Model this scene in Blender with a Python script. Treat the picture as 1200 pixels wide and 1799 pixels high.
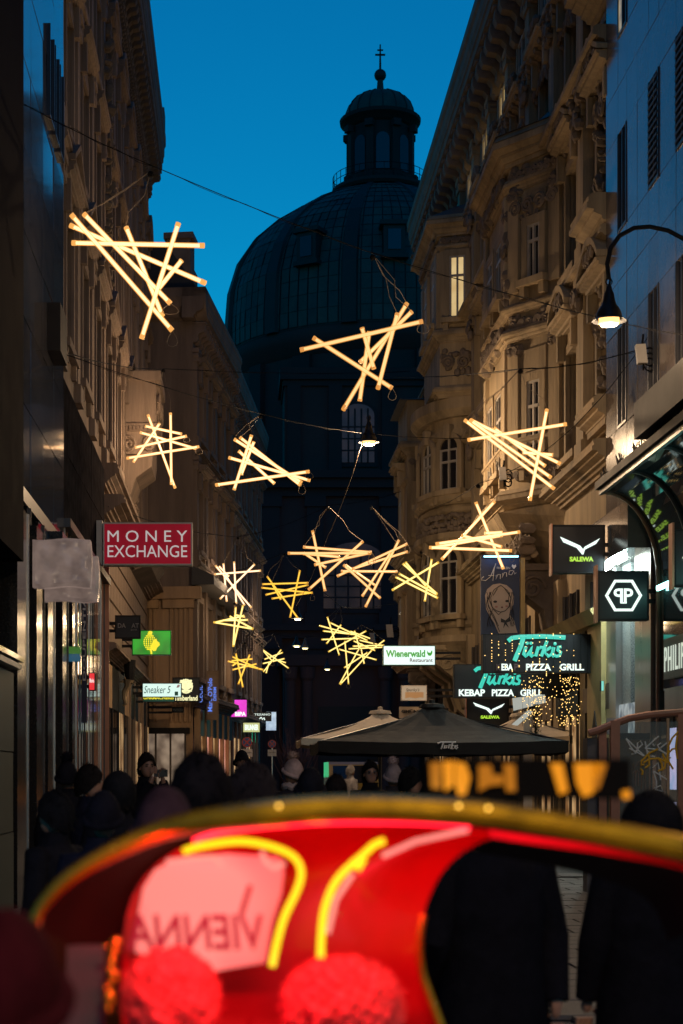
import bpy, bmesh, math, random
from mathutils import Vector, Matrix, noise
R = math.radians
rnd = random.Random(11)
sc = bpy.context.scene
col = sc.collection
for o in list(bpy.data.objects): bpy.data.objects.remove(o)

# ---------------------------------------------------------------- camera, sky, exposure
FOC, VX, VY, EYE = 3000.0, 422.0, 1360.0, 1.65       # focal length in photo pixels, vanishing point, eye height
cam_d = bpy.data.cameras.new('camera'); cam = bpy.data.objects.new('camera', cam_d); col.objects.link(cam)
cam.location = (0, 0, EYE); cam.rotation_euler = (R(90), 0, 0)
cam_d.sensor_fit = 'VERTICAL'; cam_d.sensor_height = 36.0; cam_d.sensor_width = 24.0
cam_d.lens = FOC / 1799.0 * 36.0
cam_d.shift_x = (600 - VX) / 1799.0; cam_d.shift_y = (VY - 899.5) / 1799.0
cam_d.clip_start = 0.05; cam_d.clip_end = 3000
cam_d.dof.use_dof = True; cam_d.dof.focus_distance = 36.0; cam_d.dof.aperture_fstop = 3.0; cam_d.dof.aperture_blades = 9
sc.camera = cam

world = bpy.data.worlds.new('World'); sc.world = world; world.use_nodes = True
wn = world.node_tree.nodes; wl = world.node_tree.links
wbg = wn['Background']
sky = wn.new('ShaderNodeTexSky'); sky.sky_type = 'NISHITA'; sky.sun_disc = False
sky.sun_elevation = R(4.0); sky.sun_rotation = R(0); sky.altitude = 200; sky.air_density = 1.0; sky.dust_density = 0.2; sky.ozone_density = 6.2
tint = wn.new('ShaderNodeMix'); tint.data_type = 'RGBA'; tint.blend_type = 'MULTIPLY'; tint.inputs[0].default_value = 1.0
tint.inputs[7].default_value = (0.03, 1.22, 1.0, 1)
wl.new(sky.outputs[0], tint.inputs[6]); wl.new(tint.outputs[2], wbg.inputs[0]); wbg.inputs[1].default_value = 0.178

sc.render.engine = 'CYCLES'
sc.cycles.use_denoising = True
try: sc.cycles.denoiser = 'OPENIMAGEDENOISE'
except Exception: pass
sc.cycles.max_bounces = 6; sc.cycles.diffuse_bounces = 2; sc.cycles.glossy_bounces = 3; sc.cycles.transmission_bounces = 4
sc.cycles.transparent_max_bounces = 6
sc.cycles.caustics_reflective = False; sc.cycles.caustics_refractive = False
sc.cycles.sample_clamp_indirect = 4.0
sc.cycles.use_light_tree = True
sc.view_settings.view_transform = 'Standard'; sc.view_settings.look = 'None'
sc.view_settings.exposure = 0.0; sc.view_settings.gamma = 1.0; sc.view_settings.use_curve_mapping = False

# ---------------------------------------------------------------- helpers
def P(px, py, Y):
    return Vector(((px - VX) / FOC * Y, Y, EYE + (VY - py) / FOC * Y))

class MB:
    def __init__(s): s.v = []; s.f = []; s.m = []; s.mi = 0
    def add(s, vs, fs):
        n = len(s.v); s.v += [tuple(v) for v in vs]
        for f in fs: s.f.append(tuple(i + n for i in f)); s.m.append(s.mi)
        return s
    def box(s, x0, x1, y0, y1, z0, z1):
        return s.add([(x0,y0,z0),(x1,y0,z0),(x1,y1,z0),(x0,y1,z0),(x0,y0,z1),(x1,y0,z1),(x1,y1,z1),(x0,y1,z1)],
                     [(0,3,2,1),(4,5,6,7),(0,1,5,4),(1,2,6,5),(2,3,7,6),(3,0,4,7)])
    def quad(s, a, b, c, d): return s.add([a, b, c, d], [(0,1,2,3)])
    def prism(s, poly, z0, z1, poly2=None):
        n = len(poly); q = poly2 or poly
        vs = [(x, y, z0) for x, y in poly] + [(x, y, z1) for x, y in q]
        return s.add(vs, [tuple(range(n-1, -1, -1)), tuple(range(n, 2*n))] + [(i, (i+1) % n, n+(i+1) % n, n+i) for i in range(n)])
    def prof_x(s, prof, x0, x1):                       # closed (y,z) profile swept along x
        n = len(prof)
        vs = [(x0, y, z) for y, z in prof] + [(x1, y, z) for y, z in prof]
        return s.add(vs, [tuple(range(n)), tuple(range(2*n-1, n-1, -1))] + [(i, n+i, n+(i+1) % n, (i+1) % n) for i in range(n)])
    def prof_y(s, prof, y0, y1):                       # closed (x,z) profile swept along y
        n = len(prof)
        vs = [(x, y0, z) for x, z in prof] + [(x, y1, z) for x, z in prof]
        return s.add(vs, [tuple(range(n)), tuple(range(2*n-1, n-1, -1))] + [(i, n+i, n+(i+1) % n, (i+1) % n) for i in range(n)])
    def tube(s, pts, r, n=6, cap=True):
        pts = [Vector(p) for p in pts]; rings = []
        up = Vector((0, 0, 1)); prev = None
        for i, p in enumerate(pts):
            t = (pts[min(i+1, len(pts)-1)] - pts[max(i-1, 0)])
            t = t.normalized() if t.length > 1e-9 else Vector((1, 0, 0))
            if prev is None:
                a = t.cross(up)
                if a.length < 0.05: a = t.cross(Vector((0, 1, 0)))
            else: a = prev - t * prev.dot(t)
            if a.length < 1e-6: a = t.orthogonal()
            a.normalize(); b = t.cross(a); prev = a
            rr = r[i] if isinstance(r, (list, tuple)) else r
            rings.append([p + (a * math.cos(2*math.pi*k/n) + b * math.sin(2*math.pi*k/n)) * rr for k in range(n)])
        vs = [v for ring in rings for v in ring]; fs = []
        for i in range(len(rings)-1):
            for k in range(n): fs.append((i*n+k, i*n+(k+1) % n, (i+1)*n+(k+1) % n, (i+1)*n+k))
        if cap: fs += [tuple(range(n-1, -1, -1)), tuple(range((len(rings)-1)*n, len(rings)*n))]
        return s.add(vs, fs)
    def lathe(s, prof, n=16, c=(0,0,0), a0=0.0, a1=2*math.pi, sx=1.0, sy=1.0):
        full = abs(a1 - a0 - 2*math.pi) < 1e-6; m = n if full else n + 1; vs = []
        for r, z in prof:
            for k in range(m):
                a = a0 + (a1-a0) * k / n
                vs.append((c[0] + r*math.cos(a)*sx, c[1] + r*math.sin(a)*sy, c[2] + z))
        fs = []
        for i in range(len(prof)-1):
            for k in range(n):
                k2 = (k+1) % m
                fs.append((i*m+k, i*m+k2, (i+1)*m+k2, (i+1)*m+k))
        return s.add(vs, fs)
    def ball(s, c, rx, ry=None, rz=None, n=10, k=6):
        ry = rx if ry is None else ry; rz = rx if rz is None else rz
        vs = [(c[0], c[1], c[2]-rz)]; fs = []
        for i in range(1, k):
            t = -math.pi/2 + math.pi*i/k
            for j in range(n):
                a = 2*math.pi*j/n; vs.append((c[0]+rx*math.cos(t)*math.cos(a), c[1]+ry*math.cos(t)*math.sin(a), c[2]+rz*math.sin(t)))
        vs.append((c[0], c[1], c[2]+rz)); L = len(vs)-1
        for j in range(n): fs.append((0, 1+(j+1) % n, 1+j)); fs.append((L, L-n+j, L-n+(j+1) % n))
        for i in range(k-2):
            for j in range(n): fs.append((1+i*n+j, 1+i*n+(j+1) % n, 1+(i+1)*n+(j+1) % n, 1+(i+1)*n+j))
        return s.add(vs, fs)
    def mesh(s, name):
        me = bpy.data.meshes.new(name); me.from_pydata(s.v, [], s.f)
        if any(s.m): me.polygons.foreach_set('material_index', s.m)
        me.update(); return me
    def build(s, name, mats, parent=None, smooth=False, loc=None, local=False):
        return obj(name, s.mesh(name), mats, parent, smooth, loc, local)

def obj(name, me, mats, parent=None, smooth=False, loc=None, local=False):
    """link a mesh object; child vertices are in world coordinates unless local (then in the parent's frame)"""
    if not isinstance(mats, (list, tuple)): mats = [mats]
    if len(me.materials) == 0:
        for m in mats: me.materials.append(m)
    if smooth:
        me.polygons.foreach_set('use_smooth', [True]*len(me.polygons))
        try: me.set_sharp_from_angle(angle=R(38))
        except Exception: pass
    o = bpy.data.objects.new(name, me); col.objects.link(o)
    if loc is not None: o.location = loc
    if parent is not None:
        o.parent = parent
        if not local:
            o.matrix_parent_inverse = inv(parent)
    return o

def world_mat(o):
    m = Matrix.LocRotScale(o.location, o.rotation_euler, o.scale)
    if o.parent is not None: m = world_mat(o.parent) @ o.matrix_parent_inverse @ m
    return m
def inv(o): return world_mat(o).inverted()

def tag(o, label=None, cat=None, group=None, kind=None):
    if label: o['label'] = label
    if cat: o['category'] = cat
    if group: o['group'] = group
    if kind: o['kind'] = kind
    return o
def thing(name, label, cat, loc=(0,0,0), rz=0.0, group=None, kind=None):
    o = bpy.data.objects.new(name, None); col.objects.link(o)
    o.location = loc; o.rotation_euler = (0, 0, rz); o.empty_display_size = 0.2
    return tag(o, label, cat, group, kind)
def inst(name, me, parent, loc, rz=0.0, scale=None):
    """a child that shares mesh data, placed in the parent's frame"""
    o = bpy.data.objects.new(name, me); col.objects.link(o); o.parent = parent
    o.location = loc; o.rotation_euler = (0, 0, rz)
    if scale: o.scale = scale
    return o
def wmesh(name, mb, mats, smooth=False):
    me = mb.mesh(name)
    for m in (mats if isinstance(mats, (list, tuple)) else [mats]): me.materials.append(m)
    if smooth: me.polygons.foreach_set('use_smooth', [True]*len(me.polygons)); me.set_sharp_from_angle(angle=R(38))
    return me

# ---------------------------------------------------------------- materials
MATS = {}
def mat(name, c, rough=0.7, metal=0.0, var=0.25, scale=2.0, bump=0.0, bscale=20.0, spec=0.5, streak=False, c2=None, coat=0.0, detail=6.0):
    m = bpy.data.materials.new(name); m.use_nodes = True; MATS[name] = m
    nt = m.node_tree; b = nt.nodes['Principled BSDF']
    b.inputs['Roughness'].default_value = rough; b.inputs['Metallic'].default_value = metal
    b.inputs['Specular IOR Level'].default_value = spec; b.inputs['Coat Weight'].default_value = coat
    b.inputs['Base Color'].default_value = (*c, 1)
    if var > 0 or bump > 0 or c2:
        tc = nt.nodes.new('ShaderNodeTexCoord'); mp = nt.nodes.new('ShaderNodeMapping')
        nt.links.new(tc.outputs['Object'], mp.inputs[0])
        if streak: mp.inputs['Scale'].default_value = (1, 1, 0.12)
    if var > 0 or c2:
        nz = nt.nodes.new('ShaderNodeTexNoise'); nz.inputs['Scale'].default_value = scale; nz.inputs['Detail'].default_value = detail
        nz.inputs['Roughness'].default_value = 0.65
        nt.links.new(mp.outputs[0], nz.inputs['Vector'])
        rp = nt.nodes.new('ShaderNodeValToRGB'); rp.color_ramp.elements[0].position = 0.32; rp.color_ramp.elements[1].position = 0.68
        lo = c2 or tuple(x*(1-var) for x in c); hi = c if c2 else tuple(min(1, x*(1+var)) for x in c)
        rp.color_ramp.elements[0].color = (*lo, 1); rp.color_ramp.elements[1].color = (*hi, 1)
        nt.links.new(nz.outputs[0], rp.inputs[0]); nt.links.new(rp.outputs[0], b.inputs['Base Color'])
        mr = nt.nodes.new('ShaderNodeMapRange'); mr.inputs[3].default_value = max(0.02, rough*0.8); mr.inputs[4].default_value = min(1, rough*1.25)
        nt.links.new(nz.outputs[0], mr.inputs[0]); nt.links.new(mr.outputs[0], b.inputs['Roughness'])
    if bump > 0:
        n2 = nt.nodes.new('ShaderNodeTexNoise'); n2.inputs['Scale'].default_value = bscale; n2.inputs['Detail'].default_value = 5
        nt.links.new(mp.outputs[0], n2.inputs['Vector'])
        bp = nt.nodes.new('ShaderNodeBump'); bp.inputs['Strength'].default_value = bump; bp.inputs['Distance'].default_value = 0.03
        nt.links.new(n2.outputs[0], bp.inputs['Height']); nt.links.new(bp.outputs[0], b.inputs['Normal'])
    return m
def em(name, c, s=1.0, var=0.0, scale=3.0, c2=None, base=(0.3, 0.3, 0.3), rough=0.25):
    """something that gives off light: a lit sign face, tube, bulb, shop window or painted glow"""
    m = bpy.data.materials.new(name); m.use_nodes = True; MATS[name] = m
    nt = m.node_tree; b = nt.nodes['Principled BSDF']
    b.inputs['Base Color'].default_value = (*[x*0.5 for x in base], 1); b.inputs['Roughness'].default_value = rough
    b.inputs['Emission Color'].default_value = (*c, 1); b.inputs['Emission Strength'].default_value = s
    if var > 0 or c2:
        tc = nt.nodes.new('ShaderNodeTexCoord'); nz = nt.nodes.new('ShaderNodeTexNoise'); nz.inputs['Scale'].default_value = scale
        nt.links.new(tc.outputs['Object'], nz.inputs['Vector'])
        rp = nt.nodes.new('ShaderNodeValToRGB'); rp.color_ramp.elements[0].position = 0.35; rp.color_ramp.elements[1].position = 0.65
        rp.color_ramp.elements[0].color = (*(c2 or tuple(x*(1-var) for x in c)), 1); rp.color_ramp.elements[1].color = (*c, 1)
        nt.links.new(nz.outputs[0], rp.inputs[0]); nt.links.new(rp.outputs[0], b.inputs['Emission Color'])
    return m

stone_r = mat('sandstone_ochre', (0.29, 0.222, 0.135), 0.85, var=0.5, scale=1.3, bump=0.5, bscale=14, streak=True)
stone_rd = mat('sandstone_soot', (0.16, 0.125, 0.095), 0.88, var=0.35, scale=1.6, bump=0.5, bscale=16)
stone_l = mat('plaster_warm', (0.23, 0.172, 0.135), 0.88, var=0.45, scale=1.1, bump=0.4, bscale=18, streak=True)
stone_c_lit = mat('plaster_brown_lit', (0.38, 0.25, 0.145), 0.85, var=0.28, scale=1.2, bump=0.4, bscale=12, streak=True)  # lamplight on the corner house's lower storeys put into the colour
stone_c_shade = mat('plaster_brown_shade', (0.17, 0.125, 0.10), 0.88, var=0.35, scale=1.2, bump=0.4, bscale=12, streak=True)  # same house higher up, its shade put into the colour
stone_d = mat('plaster_grey', (0.19, 0.15, 0.13), 0.9, var=0.25, scale=1.0, bump=0.3, bscale=10)
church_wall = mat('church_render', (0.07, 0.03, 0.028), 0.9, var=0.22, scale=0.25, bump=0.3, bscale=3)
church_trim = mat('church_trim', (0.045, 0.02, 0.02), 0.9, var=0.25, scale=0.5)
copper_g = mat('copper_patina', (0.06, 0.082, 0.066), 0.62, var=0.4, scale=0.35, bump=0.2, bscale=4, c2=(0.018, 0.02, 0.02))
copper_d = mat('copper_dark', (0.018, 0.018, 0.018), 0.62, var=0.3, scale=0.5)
roof_m = mat('roof_sheet', (0.03, 0.03, 0.034), 0.6, var=0.2)
glass_d = mat('dark_glass', (0.012, 0.013, 0.017), 0.06, var=0.0, spec=0.6)
glass_w = mat('window_glass', (0.014, 0.014, 0.018), 0.1, var=0.0, spec=0.5)
sash = mat('white_sash', (0.34, 0.31, 0.27), 0.5, var=0.1)
sash_d = mat('dark_sash', (0.05, 0.04, 0.035), 0.5, var=0.1)
granite_pol = mat('polished_granite', (0.075, 0.076, 0.09), 0.06, var=0.35, scale=4, spec=0.85)
granite_mat = mat('matt_dark_cladding', (0.028, 0.026, 0.03), 0.8, var=0.35, scale=3, spec=0.0)
granite_blk = mat('black_granite', (0.012, 0.012, 0.014), 0.18, var=0.4, scale=30, spec=0.5)
granite_mot = mat('mottled_granite', (0.085, 0.095, 0.065), 0.45, var=0.5, scale=45, c2=(0.025, 0.03, 0.022), detail=3)
granite_lit = mat('speckled_granite', (0.42, 0.44, 0.44), 0.4, scale=38, c2=(0.10, 0.11, 0.12), detail=3)
slab_m = mat('facade_slab', (0.15, 0.125, 0.115), 0.17, var=0.28, scale=1.4, spec=0.5, bump=0.02, bscale=30)
steel = mat('brushed_steel', (0.38, 0.38, 0.38), 0.3, metal=0.9, var=0.15, scale=3, streak=True)
steel_d = mat('dark_steel', (0.06, 0.06, 0.065), 0.35, metal=0.6, var=0.15)
bronze = mat('copper_strip', (0.35, 0.16, 0.10), 0.35, metal=0.7, var=0.2)
blackm = mat('black_metal', (0.011, 0.011, 0.013), 0.6, var=0.2, spec=0.25)
blackp = mat('black_panel', (0.010, 0.011, 0.016), 0.35, var=0.15, spec=0.4)
wire_m = mat('cable', (0.006, 0.006, 0.007), 0.8, var=0.0, spec=0.1)
wire_w = mat('pale_cable', (0.2, 0.16, 0.12), 0.6, var=0.0)
paving = mat('paving_stone', (0.05, 0.046, 0.046), 0.6, var=0.35, scale=3, bump=0.25, bscale=30)
asphalt = mat('street_bed', (0.05, 0.05, 0.052), 0.7, var=0.3, scale=2, bump=0.3, bscale=40)
canvas_b = mat('black_canvas', (0.005, 0.0048, 0.0055), 0.85, var=0.2, scale=4, bump=0.15, bscale=9)
canvas_w = mat('cream_canvas', (0.58, 0.5, 0.4), 0.8, var=0.12, scale=3, bump=0.15, bscale=9)
red_p = None
white_p = mat('white_paint', (0.55, 0.53, 0.52), 0.45, var=0.06)
paper_p = None
# ---------------------------------------------------------------- facade kit (parent frame: x along the wall, -y out of it, z up)
def wall_mesh(x0, x1, z0, z1, ops, deep=0.35):
    """a wall sheet with real openings and reveals; ops = [(u0,u1,w0,w1)]"""
    mb = MB()
    us = sorted({x0, x1, *[o[0] for o in ops], *[o[1] for o in ops]}); zs = sorted({z0, z1, *[o[2] for o in ops], *[o[3] for o in ops]})
    us = [u for u in us if x0 <= u <= x1]; zs = [z for z in zs if z0 <= z <= z1]
    hit = lambda u, z: any(o[0] < u < o[1] and o[2] < z < o[3] for o in ops)
    for j in range(len(zs)-1):
        i = 0
        while i < len(us)-1:
            zc = (zs[j]+zs[j+1])/2
            if hit((us[i]+us[i+1])/2, zc): i += 1; continue
            k = i
            while k+1 < len(us)-1 and not hit((us[k+1]+us[k+2])/2, zc): k += 1
            mb.quad((us[i],0,zs[j]), (us[k+1],0,zs[j]), (us[k+1],0,zs[j+1]), (us[i],0,zs[j+1])); i = k+1
    for a, b, c, d in ops:
        for p, q in (((a,c),(a,d)), ((b,d),(b,c)), ((a,d),(b,d)), ((b,c),(a,c))):
            mb.quad((p[0],0,p[1]), (q[0],0,q[1]), (q[0],deep,q[1]), (p[0],deep,p[1]))
    return mb
WIN = {}
def window_meshes(w, h, hood, arch, stone, proud, sashm, litm=None):
    """surround / sash bars / pane; local x centred, z from 0; proud = whole window stands on a solid wall"""
    key = (w, h, hood, arch, stone.name, proud, sashm.name)
    if key in WIN: return WIN[key]
    s = MB(); e = 0.17; d = 0.10
    s.box(-w/2-e, -w/2, -d, 0.02, 0, h); s.box(w/2, w/2+e, -d, 0.02, 0, h)
    s.box(-w/2-e-0.08, w/2+e+0.08, -d-0.14, 0.02, -0.16, 0)                       # sill
    s.box(-w/2-e-0.02, -w/2-e+0.14, -d-0.06, 0.0, -0.42, -0.16); s.box(w/2+e-0.14, w/2+e+0.02, -d-0.06, 0.0, -0.42, -0.16)
    if arch:
        n = 10; ro, ri = w/2+e, w/2
        for k in range(n):
            a, b = math.pi*k/n, math.pi*(k+1)/n
            po = [(math.cos(t)*r, math.sin(t)*r + h) for t, r in ((a, ro), (b, ro), (b, ri), (a, ri))]
            s.add([(x, y, z) for y in (-d, 0.02) for x, z in po], [(0,1,2,3), (4,7,6,5), (0,4,5,1), (2,6,7,3), (0,3,7,4), (1,5,6,2)])
        s.box(-0.12, 0.12, -d-0.1, 0.0, h+w/2-0.05, h+w/2+0.4)
    else:
        s.box(-w/2-e, w/2+e, -d, 0.02, h, h+0.2)
        if hood >= 1:
            s.box(-w/2-e+0.02, w/2+e-0.02, -d+0.03, 0.0, h+0.2, h+0.46)
            for sx in (-1, 1): s.box(sx*(w/2+e)-0.09, sx*(w/2+e)+0.09, -d-0.16, 0.0, h-0.1, h+0.46)
            s.prof_x([(0.0, h+0.46), (-0.16, h+0.46), (-0.17, h+0.50), (-0.24, h+0.51), (-0.26, h+0.56), (-0.38, h+0.59), (-0.38, h+0.66), (-0.43, h+0.67), (-0.45, h+0.73), (0.0, h+0.75)], -w/2-e-0.2, w/2+e+0.2)
        if hood == 2:
            s.prof_y([(-w/2-e-0.2, h+0.74), (w/2+e+0.2, h+0.74), (0, h+1.22)], -0.26, 0.0)
            for sx in (-1, 1):
                s.add([(sx*(w/2+e+0.24), -0.44, h+0.74), (sx*(w/2+e+0.24), 0, h+0.74), (0, 0, h+1.26), (0, -0.44, h+1.26),
                       (sx*(w/2+e+0.24), -0.44, h+0.84), (sx*(w/2+e+0.24), 0, h+0.84), (0, 0, h+1.37), (0, -0.44, h+1.37)],
                      [(0,1,2,3),(4,7,6,5),(0,3,7,4),(1,5,6,2),(0,4,5,1)])
        if hood == 3:                                                            # segmental hood
            n = 8; W = w/2+e+0.22
            arc = [(-W + 2*W*k/n, h+0.74 + 0.5*(1-((2*k/n)-1)**2)) for k in range(n+1)]
            s.prof_y(arc + [(W, h+0.74), (-W, h+0.74)], -0.24, 0.0)
            top = arc + [(x, z+0.13) for x, z in reversed(arc)]
            s.prof_y(top, -0.44, 0.0)
    yp = -0.03 if proud else 0.22
    f = MB(); t = 0.06; y0, y1 = yp-0.05, yp+0.02
    f.box(-w/2, -w/2+t, y0, y1, 0, h); f.box(w/2-t, w/2, y0, y1, 0, h); f.box(-w/2+t, w/2-t, y0, y1, 0, t); f.box(-w/2+t, w/2-t, y0, y1, h-t, h)
    f.box(-0.03, 0.03, y0-0.01, y1, t, h-t); f.box(-w/2+t, w/2-t, y0-0.012, y1-0.004, h*0.66, h*0.66+0.07)
    g = MB(); g.box(-w/2, w/2, yp, yp+0.015, 0, h)
    if arch:
        pts = [(math.cos(math.pi*k/10)*w/2, h+math.sin(math.pi*k/10)*w/2) for k in range(11)]
        g.prof_y(pts, yp, yp+0.015)
        f.box(-0.03, 0.03, y0, y1, h, h+w/2)
    WIN[key] = (wmesh('window', s, stone), wmesh('sash', f, sashm), wmesh('pane', g, glass_w))
    return WIN[key]
def place_window(b, x, y, z, w, h, hood=1, arch=False, stone=None, proud=False, rz=0.0, lit=None, sashm=None, dsc=1.0):
    a, f, g = window_meshes(w, h, hood, arch, stone, proud, sashm or sash)
    o = inst('window', a, b, (x, y, z), rz)
    if dsc != 1.0: o.scale = (1, dsc, 1)
    inst('sash', f, o, (0, 0, 0))
    p = inst('pane', g, o, (0, 0, 0))
    if lit:
        g2 = g.copy(); g2.materials.clear(); g2.materials.append(lit); p.data = g2
    return o
def moulding(b, x0, x1, z, h, d, m, name='string_course'):
    mb = MB(); mb.prof_x([(0.02, z), (-d*0.22, z), (-d*0.22, z+h*0.13), (-d*0.34, z+h*0.15), (-d*0.38, z+h*0.24), (-d*0.52, z+h*0.28), (-d*0.52, z+h*0.36), (-d*0.78, z+h*0.46), (-d*0.78, z+h*0.54), (-d, z+h*0.58), (-d, z+h*0.72), (-d*0.92, z+h*0.76), (-d*0.96, z+h*0.9), (-d*0.8, z+h), (0.02, z+h)], x0, x1)
    return mb.build(name, m, b, local=True)
BRK = {}
def bracket_mesh(w, h, d, m):
    k = (w, h, d, m.name)
    if k not in BRK:
        mb = MB(); pr = [(0.02, 0), (-d*0.25, 0.0), (-d*0.4, h*0.12), (-d*0.38, h*0.35), (-d*0.55, h*0.5), (-d*0.9, h*0.55), (-d, h*0.7), (-d*0.96, h), (0.02, h)]
        mb.prof_x(pr, -w/2, w/2); mb.box(-w/2-0.03, w/2+0.03, -d-0.03, 0.02, h, h+0.06)
        BRK[k] = wmesh('bracket', mb, m)
    return BRK[k]
def brackets(b, x0, x1, step, z, w, h, d, m, y=0.0):
    me = bracket_mesh(w, h, d, m); n = int((x1-x0)/step)
    for k in range(n+1): inst('bracket', me, b, (x0 + k*(x1-x0)/max(1, n), y, z))
def cornice(b, x0, x1, z, z1, d, m, name='cornice'):
    h = z1-z; mb = MB()
    mb.prof_x([(0.3, z), (-0.10, z), (-0.10, z+h*.08), (-0.15, z+h*.1), (-0.2, z+h*.2), (-0.3, z+h*.22), (-d*0.8, z+h*.28), (-d*0.82, z+h*.42), (-d*0.87, z+h*.44), (-d*0.87, z+h*.52), (-d*0.92, z+h*.58), (-d*0.93, z+h*.75), (-d, z+h*.8), (-d, z1), (0.3, z1)], x0, x1)
    return mb.build(name, m, b, local=True)
def pilaster(b, x, z0, z1, w, m, d=0.14):
    mb = MB(); mb.box(x-w/2, x+w/2, -d, 0.01, z0+0.35, z1-0.45); mb.box(x-w/2-0.06, x+w/2+0.06, -d-0.06, 0.01, z0, z0+0.35)
    mb.box(x-w/2-0.04, x+w/2+0.04, -d-0.05, 0.01, z1-0.45, z1-0.32); mb.box(x-w/2, x+w/2, -d-0.03, 0.01, z1-0.32, z1-0.14)
    mb.box(x-w/2-0.08, x+w/2+0.08, -d-0.07, 0.01, z1-0.14, z1)
    for sx in (-1, 1): mb.tube([(x+sx*w*0.48, -d-0.05, z1-0.24), (x+sx*w*0.48, -0.02, z1-0.24)], 0.1, 8)
    return mb.build('pilaster', m, b, local=True)
def carving(b, x0, x1, z0, z1, y, m, seed=1, dens=14, dep=0.13, rz=None, frame=None):
    """scrolls and leafy lumps in relief over a rectangle"""
    r = random.Random(seed); mb = MB(); W, H = x1-x0, z1-z0; n = max(6, int(W*H*dens))
    for i in range(n):
        cx, cz = x0 + r.random()*W, z0 + r.random()*H; s = r.uniform(0.05, 0.13)
        mb.ball((cx, y, cz), s*r.uniform(0.7, 1.6), dep*r.uniform(0.4, 1.0), s*r.uniform(0.7, 1.6), 6, 4)
    ns = max(2, int(W/max(0.3, H)*2))
    for i in range(ns):
        cx, cz = x0 + (i+0.5)/ns*W, (z0+z1)/2; R0 = min(H*0.42, W/ns*0.45); sg = 1 if i % 2 else -1
        mb.tube([(cx + sg*math.cos(t*0.55)*R0*(1-t/26), y-dep*0.5, cz + math.sin(t*0.55)*R0*(1-t/26)) for t in range(0, 22)], 0.045, 5)
    return tag(mb.build('carving', m, b, smooth=True, local=True), kind='stuff')

# ---------------------------------------------------------------- ground
g = MB(); g.quad((-400, -60, 0), (400, -60, 0), (400, 900, 0), (-400, 900, 0)); tag(g.build('street', asphalt), kind='structure')
pave = thing('pavement', None, None, (0, 8, 0.0), kind='structure')
pm = []
for i in range(4):
    mb = MB(); a, b_ = 0.595, 0.395; q = 0.006*i
    mb.prism([(0.006, 0.006), (a, 0.006), (a, b_), (0.006, b_)], 0.004, 0.034, [(0.016, 0.016), (a-0.01, 0.016), (a-0.01, b_-0.01), (0.016, b_-0.01)])
    pm.append(wmesh('paving_stone', mb, paving))
row = 0; y = 9.0
cnt = 0
while y < 26.5:
    for k in range(7):
        inst('paving_stone', pm[rnd.randrange(4)], pave, (1.9 + k*0.6 + (0.3 if row % 2 else 0), y-8, rnd.uniform(0, 0.005))); cnt += 1
    y += 0.4; row += 1
mb = MB()                                                                  # the paving beyond, one part
r2 = random.Random(5)
for j in range(60):
    for i in range(9):
        x = -2.6 + i*1.1 + (0.5 if j % 2 else 0); yy = 27 + j*1.1
        if x + 1.1 < 7: mb.box(x, x+1.085, yy, yy+1.085, 0.004, 0.03 + r2.uniform(0, 0.006))
tag(mb.build('far_paving', paving, pave), kind='stuff')

# ---------------------------------------------------------------- left: near dark building and polished stone building
nb = thing('office_building', 'near black stone house front at the left edge of the picture', 'building', (-2.6, 8, 0), R(90))
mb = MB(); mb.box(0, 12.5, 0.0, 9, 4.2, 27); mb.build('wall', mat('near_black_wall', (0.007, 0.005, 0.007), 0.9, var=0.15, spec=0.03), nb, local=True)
blk = MB(); blk.box(0.0, 1.48, -0.02, 0.2, 0.0, 0.935); blk_m = wmesh('granite_block', blk, granite_mot)
for k in range(8):
    for j in range(3): inst('granite_block', blk_m, nb, (0.45+k*1.5, 0.13 if (k+j) % 2 else 0.137, 0.02+j*0.95))
mb = MB(); mb.box(0, 12.5, 0.29, 9, 0.0, 4.2); mb.build('base_wall', blackm, nb, local=True)
mb = MB(); mb.box(8, 12.4, -0.02, 0.2, 2.98, 3.04); mb.build('shelf', mat('shelf_glass', (0.22, 0.26, 0.2), 0.12, var=0.1, coat=0.5), nb, local=True)
mb = MB(); mb.box(8, 12.3, 0.0, 0.2, 2.89, 2.95); mb.build('shelf_rail', steel, nb, local=True)

pa = thing('polished_building', 'polished granite slab building mirroring the blue sky at upper left', 'building', (-3.0, 20.0, 0), R(90))
mb = MB(); mb.box(0, 9.0, 0.06, 9, 0, 26.5); mb.build('core_wall', blackm, pa, local=True)
sm = {}
def slab_inst(b, me_key, w, h, m, loc, t=0.05):
    if me_key not in sm:
        mb = MB(); e = 0.008; mb.box(e, w-e, -t, 0, e, h-e)
        sm[me_key] = wmesh('stone_slab', mb, m)
    o = inst('stone_slab', sm[me_key], b, loc)
    o.rotation_euler = (rnd.gauss(0, 0.0022), 0, rnd.gauss(0, 0.0028))
    return o
zz = 5.6
while zz < 26.2:
    for k in range(6): slab_inst(pa, 'a', 1.5, 1.2, granite_pol, (k*1.5, 0.05, zz))
    zz += 1.2
for z0 in (11.9, 15.5, 19.1, 22.7):
    for x0, x1 in ((6.5, 7.05), (7.3, 7.8), (8.05, 8.5)):
        o = MB().box(x0, x1, -0.012, 0.0, z0, z0+1.35).build('window', glass_w, pa, local=True)
        MB().box(x0-0.04, x0, -0.06, 0.0, z0-.04, z0+1.39).box(x1, x1+.04, -0.06, 0.0, z0-.04, z0+1.39).box(x0, x1, -0.058, 0.0, z0-.04, z0).build('sash', steel_d, o, local=True)
MB().box(6.6, 7.6, -0.2, 0.0, 8.25, 9.0).build('vent_box', blackm, pa, local=True)
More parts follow.
